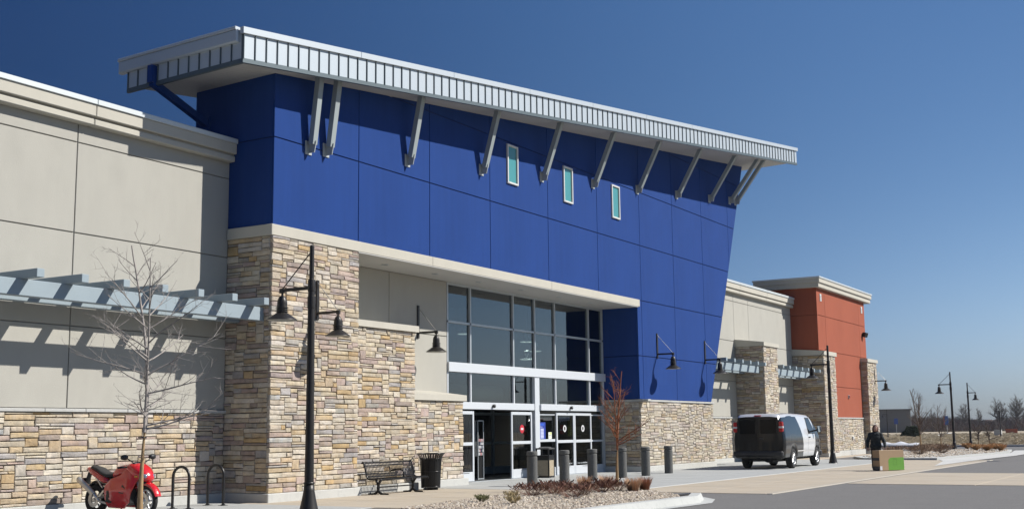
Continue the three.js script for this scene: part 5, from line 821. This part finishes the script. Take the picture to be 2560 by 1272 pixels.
function field(cells, lo, hi, f) { // mesh the zero level of f by marching cubes; f < 0 inside
  const n = cells, mc = new MarchingCubes(n, new THREE.MeshBasicMaterial(), false, false, 400000), size = Math.max(hi.x - lo.x, hi.y - lo.y, hi.z - lo.z), c = lo.clone().add(hi).multiplyScalar(0.5), h = size / 2;
  mc.isolation = 0; const p = V();
  for (let k = 0; k < n; k++) for (let j = 0; j < n; j++) for (let i = 0; i < n; i++) { p.set(c.x + (i - n / 2) / (n / 2) * h, c.y + (j - n / 2) / (n / 2) * h, c.z + (k - n / 2) / (n / 2) * h); mc.field[i + j * n + k * n * n] = -f(p); }
  mc.update(); const g = new THREE.BufferGeometry(), m = mc.count;
  g.setAttribute('position', new THREE.Float32BufferAttribute(Array.from(mc.positionArray.slice(0, m * 3), (v, i) => [c.x, c.y, c.z][i % 3] + v * h), 3)); g.setAttribute('normal', new THREE.Float32BufferAttribute(mc.normalArray.slice(0, m * 3), 3)); return uvm(g);
}
const cap = (p, a, b, ra, rb) => { const ba = b.clone().sub(a), t = clamp(p.clone().sub(a).dot(ba) / ba.lengthSq(), 0, 1); return p.distanceTo(a.clone().addScaledVector(ba, t)) - lerp(ra, rb, t); };
const smin = (a, b, k) => { const h = clamp(0.5 + 0.5 * (b - a) / k, 0, 1); return lerp(b, a, h) - k * h * (1 - h); };
const ell = (p, c, x, y, z) => { const q = Math.hypot((p.x - c.x) / x, (p.y - c.y) / y, (p.z - c.z) / z); return (q - 1) * Math.min(x, y, z); };
{ // local: z towards us, x to our right; 1.6 m tall, leaning a little over the box
  const o = thing('person', 'person in dark jacket and trousers standing behind the cardboard box, one hand on it', 'person', [44.62, 0.004, 7.74], Math.atan2(toCam.x, toCam.z) + 0.1);
  const J = { hipL: V(-0.09, 0.84, 0), hipR: V(0.09, 0.84, 0), kneeL: V(-0.11, 0.45, 0.03), kneeR: V(0.1, 0.45, 0.05), ankL: V(-0.12, 0.08, -0.01), ankR: V(0.1, 0.08, 0.02), pelvis: V(0, 0.88, 0), chest: V(0, 1.18, 0.03), neck: V(0.0, 1.36, 0.05), head: V(0.005, 1.49, 0.07), shL: V(-0.175, 1.275, 0.02), shR: V(0.175, 1.275, 0.02), elL: V(-0.29, 1.02, 0.02), elR: V(0.29, 1.02, 0.06), wrL: V(-0.3, 0.82, 0.12), wrR: V(0.3, 0.82, 0.24) };
  const hand = (p, w, s) => { let d = ell(p, V(w.x, w.y - 0.05, w.z + 0.03), 0.035, 0.045, 0.022); const F = [-0.028, -0.01, 0.009, 0.027]; F.forEach((f, i) => { const a = V(w.x + f, w.y - 0.085, w.z + 0.04), b = V(w.x + f * 1.15, w.y - 0.085 - [0.028, 0.036, 0.034, 0.024][i], w.z + 0.062), c = V(w.x + f * 1.15, b.y - 0.024, w.z + 0.06); d = Math.min(d, cap(p, a, b, 0.0085, 0.008), cap(p, b, c, 0.008, 0.0065)); }); d = Math.min(d, cap(p, V(w.x - s * 0.025, w.y - 0.04, w.z + 0.035), V(w.x - s * 0.048, w.y - 0.075, w.z + 0.06), 0.011, 0.008)); return d; };
  const head = (p) => { let d = ell(p, J.head, 0.076, 0.108, 0.092); d = smin(d, ell(p, V(J.head.x, J.head.y - 0.065, J.head.z + 0.025), 0.05, 0.05, 0.055), 0.03); d = smin(d, cap(p, V(J.head.x, J.head.y + 0.005, J.head.z + 0.085), V(J.head.x, J.head.y - 0.028, J.head.z + 0.105), 0.009, 0.014), 0.012); for (const s of [-1, 1]) { d = smin(d, ell(p, V(J.head.x + s * 0.077, J.head.y - 0.01, J.head.z), 0.012, 0.03, 0.018), 0.008); d = Math.max(d, -ell(p, V(J.head.x + s * 0.03, J.head.y + 0.008, J.head.z + 0.098), 0.017, 0.01, 0.016)); } d = Math.max(d, -ell(p, V(J.head.x, J.head.y - 0.058, J.head.z + 0.098), 0.024, 0.004, 0.02)); return d; };
  const legs = (p, e) => Math.min(smin(cap(p, J.hipL, J.kneeL, 0.085 + e, 0.055 + e), cap(p, J.kneeL, J.ankL, 0.055 + e, 0.04 + e), 0.03), smin(cap(p, J.hipR, J.kneeR, 0.085 + e, 0.055 + e), cap(p, J.kneeR, J.ankR, 0.055 + e, 0.04 + e), 0.03));
  const torso = (p, e) => { let d = smin(ell(p, J.pelvis, 0.165 + e, 0.14 + e, 0.115 + e), ell(p, J.chest, 0.18 + e, 0.2 + e, 0.12 + e), 0.12); return smin(d, cap(p, J.shL, J.shR, 0.062 + e, 0.062 + e), 0.06); };
  const arms = (p, e) => Math.min(smin(cap(p, J.shL, J.elL, 0.058 + e, 0.045 + e), cap(p, J.elL, J.wrL, 0.045 + e, 0.03 + e), 0.03), smin(cap(p, J.shR, J.elR, 0.058 + e, 0.045 + e), cap(p, J.elR, J.wrR, 0.045 + e, 0.03 + e), 0.03));
  const body = (p) => { let d = smin(torso(p, -0.015), legs(p, -0.015), 0.04); d = smin(d, arms(p, -0.012), 0.03); d = smin(d, cap(p, V(0, 1.28, 0.03), J.head, 0.05, 0.05), 0.03); for (const [a, s] of [[J.ankL, -1], [J.ankR, 1]]) d = smin(d, cap(p, V(a.x, 0.04, a.z), V(a.x + s * 0.01, 0.035, a.z + 0.12), 0.03, 0.025), 0.02); return d; };
  const lo = V(-0.5, -0.05, -0.5), hi = V(0.5, 1.65, 0.5), skin = std(C(0.45, 0.26, 0.19), 0.6);
  const bodyGeo = merge([field(112, lo, hi, body), field(56, V(-0.16, 1.34, -0.09), V(0.16, 1.64, 0.23), head), field(48, V(J.wrL.x - 0.09, J.wrL.y - 0.17, J.wrL.z - 0.04), V(J.wrL.x + 0.09, J.wrL.y + 0.01, J.wrL.z + 0.14), (p) => hand(p, J.wrL, -1)), field(48, V(J.wrR.x - 0.09, J.wrR.y - 0.17, J.wrR.z - 0.04), V(J.wrR.x + 0.09, J.wrR.y + 0.01, J.wrR.z + 0.14), (p) => hand(p, J.wrR, 1))]);
  part(o, 'body', bodyGeo, skin);
  const wr = (p) => 0.006 * Math.sin(p.y * 46 + p.x * 23) * Math.sin(p.x * 31 + p.z * 40);
  part(o, 'jacket', field(100, lo, hi, (p) => Math.max(smin(smin(torso(p, 0.018), arms(p, 0.016), 0.03), ell(p, V(0, 0.84, 0), 0.2, 0.12, 0.15), 0.05) + wr(p), 0.74 - p.y, p.y - 1.39 + 0.25 * Math.abs(p.x))), std(C(0.018, 0.026, 0.03), 0.85));
  part(o, 'trousers', field(100, lo, hi, (p) => Math.max(smin(legs(p, 0.016), ell(p, V(0, 0.86, 0), 0.175, 0.13, 0.125), 0.04) + wr(p) * 0.6, 0.07 - p.y, p.y - 0.95)), std(C(0.02, 0.016, 0.018), 0.9));
  part(o, 'hair', field(64, V(-0.2, 1.2, -0.12), V(0.2, 1.64, 0.26), (p) => { let d = ell(p, V(J.head.x, J.head.y + 0.015, J.head.z - 0.022), 0.094, 0.118, 0.1); d = smin(d, ell(p, V(J.head.x, J.head.y - 0.1, J.head.z - 0.035), 0.108, 0.14, 0.07), 0.05); d = Math.max(d, -ell(p, V(J.head.x, J.head.y - 0.035, J.head.z + 0.1), 0.062, 0.11, 0.09)); return d + 0.003 * Math.sin(p.x * 160) ; }), std(C(0.1, 0.038, 0.022), 0.7));
  part(o, 'shoes', [J.ankL, J.ankR].map((a, i) => move(loft([[-0.07, 0.04, 0.04, 0.04, 2.5], [-0.03, 0.055, 0.055, 0.045, 2.5], [0.08, 0.04, 0.04, 0.046, 2.5], [0.16, 0.03, 0.03, 0.04, 2.4], [0.19, 0.022, 0.018, 0.02]], 16).rotateY(-PI / 2), a.x, 0, a.z)), std(C(0.03, 0.02, 0.02), 0.6));
}
// ------------------------------------------------------------ far things
{ const b = thing('far_building', 'low grey building far behind the store, partly hidden by brush', 'building', [355, -0.02, -92], 0.26);
  const g = std(C(0.21, 0.21, 0.21), 0.9, { map: T.concrete });
  part(b, 'wall', [cbox(0, 0, -30, 18, 6.5, 31, 0.1)], g); part(b, 'roof', cbox(-0.3, 6.5, -30.3, 18.3, 6.85, 31.3, 0.05), std(C(0.14, 0.14, 0.14), 0.9)); part(b, 'band', cbox(-0.06, 3.2, -30, 0.02, 3.5, 31), std(C(0.2, 0.2, 0.2), 0.9));
  const sg = (name, label, [x, z], w, h, y, c) => { const o = thing(name, label, 'sign', [x, -0.02, z], 0.0); part(o, 'post', rod(V(0, 0, 0), V(0, y + h, 0), 0.07), std(C(0.5, 0.5, 0.5), 0.6)); part(o, 'panel', cbox(-0.16, y, -w / 2, -0.09, y + h, w / 2, 0.02), std(C(...c), 0.6)); return o; };
  sg('road_sign', 'small blue roadside sign in front of the far grey building', [330, -58.6], 1.0, 1.5, 2.4, [0.03, 0.09, 0.4]);
  const s2 = sg('road_sign', 'tall narrow blue and red sign left of the larger far lamp post', [266.5, -33.2], 0.75, 1.9, 1.9, [0.05, 0.14, 0.42]); part(s2, 'panel_edge', cbox(-0.18, 1.9, -0.6, -0.08, 3.8, -0.375, 0.02), std(C(0.36, 0.06, 0.07), 0.6));
  const c = thing('orange_barrier', 'orange construction barrier in the dry field near the right edge', 'barrier', [267, -0.02, -20.6]); part(c, 'mesh_panel', [cbox(-0.06, 0.1, -1.15, 0, 0.95, 1.15, 0.02)], std(C(0.5, 0.14, 0.07), 0.8)); for (const z of [-1.1, 0, 1.1]) part(c, 'stake', cbox(0, 0, z - 0.04, 0.08, 1.05, z + 0.04), barkBrown);
  const u = thing('utility_box', 'small pale utility cabinet beside the distant lamp post in the field', 'cabinet', [220, -0.02, -15.8]); part(u, 'cabinet', cbox(-0.4, 0, -0.6, 0.4, 0.85, 0.6, 0.04), std(C(0.6, 0.6, 0.58), 0.7)); part(u, 'lid', cbox(-0.45, 0.85, -0.65, 0.45, 0.95, 0.65, 0.03), std(C(0.5, 0.5, 0.48), 0.7));
  const sn = thing('snow_heap', 'white leftover snow heap along the far kerb', 'snow heap', [98.6, -0.02, -4.2]); const h = new THREE.SphereGeometry(1, 24, 12, 0, 2 * PI, 0, PI / 2).scale(0.7, 0.35, 2.4); { const p = h.attributes.position, r = rand(8); for (let i = 0; i < p.count; i++) { const k = 1 + 0.25 * Math.sin(p.getZ(i) * 5.1) * Math.cos(p.getX(i) * 4); p.setY(i, p.getY(i) * k); } h.computeVertexNormals(); } part(sn, 'snow', flat(h), std(C(0.8, 0.82, 0.85), 0.9));
  // juniper bush
  const r = rand(77), t = []; for (let i = 0; i < 5200; i++) { const a = r() * 6.283, q = Math.pow(r(), 0.45), hh = Math.pow(r(), 0.8), R = (1 - 0.55 * hh) * q, x = Math.cos(a) * R * 1.2, z = Math.sin(a) * R * 1.75 + (hh > 0.5 ? 0.25 : 0), y = hh * 1.55 * (0.75 + 0.3 * Math.sin(a * 3 + 1)), s = 0.07 + 0.1 * r(), b2 = r() * 6.3, e = r() - 0.3; t.push(x - s * Math.sin(b2), y, z + s * Math.cos(b2), x + s * Math.sin(b2), y, z - s * Math.cos(b2), x + s * 1.6 * Math.cos(b2), y + s * 1.8 * (0.4 + e), z + s * 1.6 * Math.sin(b2)); }
  const jb = thing('evergreen_bush', 'dark green evergreen bush in the dry field', 'bush', [196, -0.02, -24.9]); part(jb, 'foliage', fromTris(t), std(C(0.045, 0.075, 0.03), 0.9, { side: THREE.DoubleSide })); part(jb, 'stem', rod(V(0, 0, 0), V(0, 0.7, 0), 0.08), barkBrown);
}
{ // distant brush: a wood that reads as one mass
  const r = rand(99), t = [], col = []; 
  for (let i = 0; i < 70000; i++) {
    const x = 400 + r() * 90, z = lerp(-130, 40, r()) * (x / 420), h = (3.0 + 2.6 * Math.pow(r(), 1.2)) * (0.75 + 0.4 * Math.sin(z * 0.11) * Math.sin(z * 0.043 + 2)), w = 0.03 + 0.07 * r(), a = r() * 6.28, l = (r() - 0.5) * 3.2; const y0 = r() < 0.3 ? 0 : h * 0.55 * r();
    t.push(x - w * Math.sin(a), y0, z - w * Math.cos(a) - 0.1, x + w * Math.sin(a), y0, z + w * Math.cos(a) + 0.1, x + l * 0.4, y0 + (h - y0) * (0.6 + 0.45 * r()), z + l);
    const c = [[0.2, 0.155, 0.13], [0.26, 0.21, 0.18], [0.2, 0.12, 0.105], [0.22, 0.19, 0.17]][Math.floor(r() * 4)]; for (let k = 0; k < 3; k++) col.push(...c);
  }
  const g = fromTris(t); g.setAttribute('color', new THREE.Float32BufferAttribute(col, 3));
  const o = part(scene, 'woods', g, std(C(1, 1, 1), 1, { vertexColors: true, side: THREE.DoubleSide })); o.position.y = -0.02; tag(o, 'low grey-brown winter woods along the far edge of the field', 'woods', null, 'stuff');
  const g2 = []; for (let i = 0; i < 60; i++) { const z = -190 + i * 4.4; g2.push(loft([[-3, 1.6, 2.2, 3, 2], [0, 2, 2.6 + 0.5 * Math.sin(i * 1.7), 3.4, 2], [3, 1.6, 2.2, 3, 2]], 10).translate(495, 0, z)); }
  const th = part(scene, 'thicket', g2, std(C(0.17, 0.125, 0.11), 1, { map: T.bark })); tag(th, 'dense low thicket closing the far edge of the field', 'thicket', null, 'stuff');
  const far = (label, x, z, H, seed, sp) => tree('bare_tree', label, [x, -0.02, z], { seed, H, trunkR: 0.32, first: H * 0.24, spread: sp, levels: 2, upright: 0.35, leaders: 3, density: 1.5, seg0: 1.6, thin: 0.35 }, std(C(0.12, 0.1, 0.09), 1), std(C(0.16, 0.14, 0.125), 1), 'large bare trees at the far side of the field');
  far('large bare tree far away, between the far lamp posts', 413, -56.5, 9, 61, 3.2); far('large forked bare tree far away, left of the distant lamp post', 414.5, -45.6, 9.8, 62, 4.2); far('large rounded bare tree far away at the right edge', 415.5, -40.8, 10.8, 63, 4.4); far('bare tree far away behind the far island saplings', 411, -66, 6.8, 64, 3); far('dark bare tree far away right of the far grey building', 411, -71.5, 6.2, 65, 2.4); far('thin bare tree far away beside the second far lamp post', 414, -51.5, 7.5, 66, 1.8); far('bare tree far away just beyond the right picture edge', 416, -36.5, 8.5, 67, 3.6);
  // dry grass tufts in the field
  const tg = tuft(rand(5), 26, 0.42, 0.3, 0.02, 0.6, true), n = 6500, m = new THREE.InstancedMesh(tg, std(C(1, 1, 1), 1, { side: THREE.DoubleSide }), n), q = new THREE.Object3D();
  for (let i = 0; i < n; i++) { const x = 98.2 + 170 * Math.pow(r(), 1.4), z = lerp(-26, 12, r()) * (x / 100) + 2 - (x - 98) * 0.12; q.position.set(x, -0.03, z); q.rotation.y = r() * 6.28; const s = 0.35 + 0.7 * r() * r(); q.scale.set(s * 1.4, s, s * 1.4); q.updateMatrix(); m.setMatrixAt(i, q.matrix); const b = 0.7 + 0.5 * r(); m.setColorAt(i, C(0.62 * b, 0.53 * b, 0.38 * b)); }
  m.name = 'grass'; m.castShadow = m.receiveShadow = true; scene.add(m); tag(m, 'dry tan grass covering the field beyond the road', 'grass', null, 'stuff');
}
renderer.render(scene, camera);
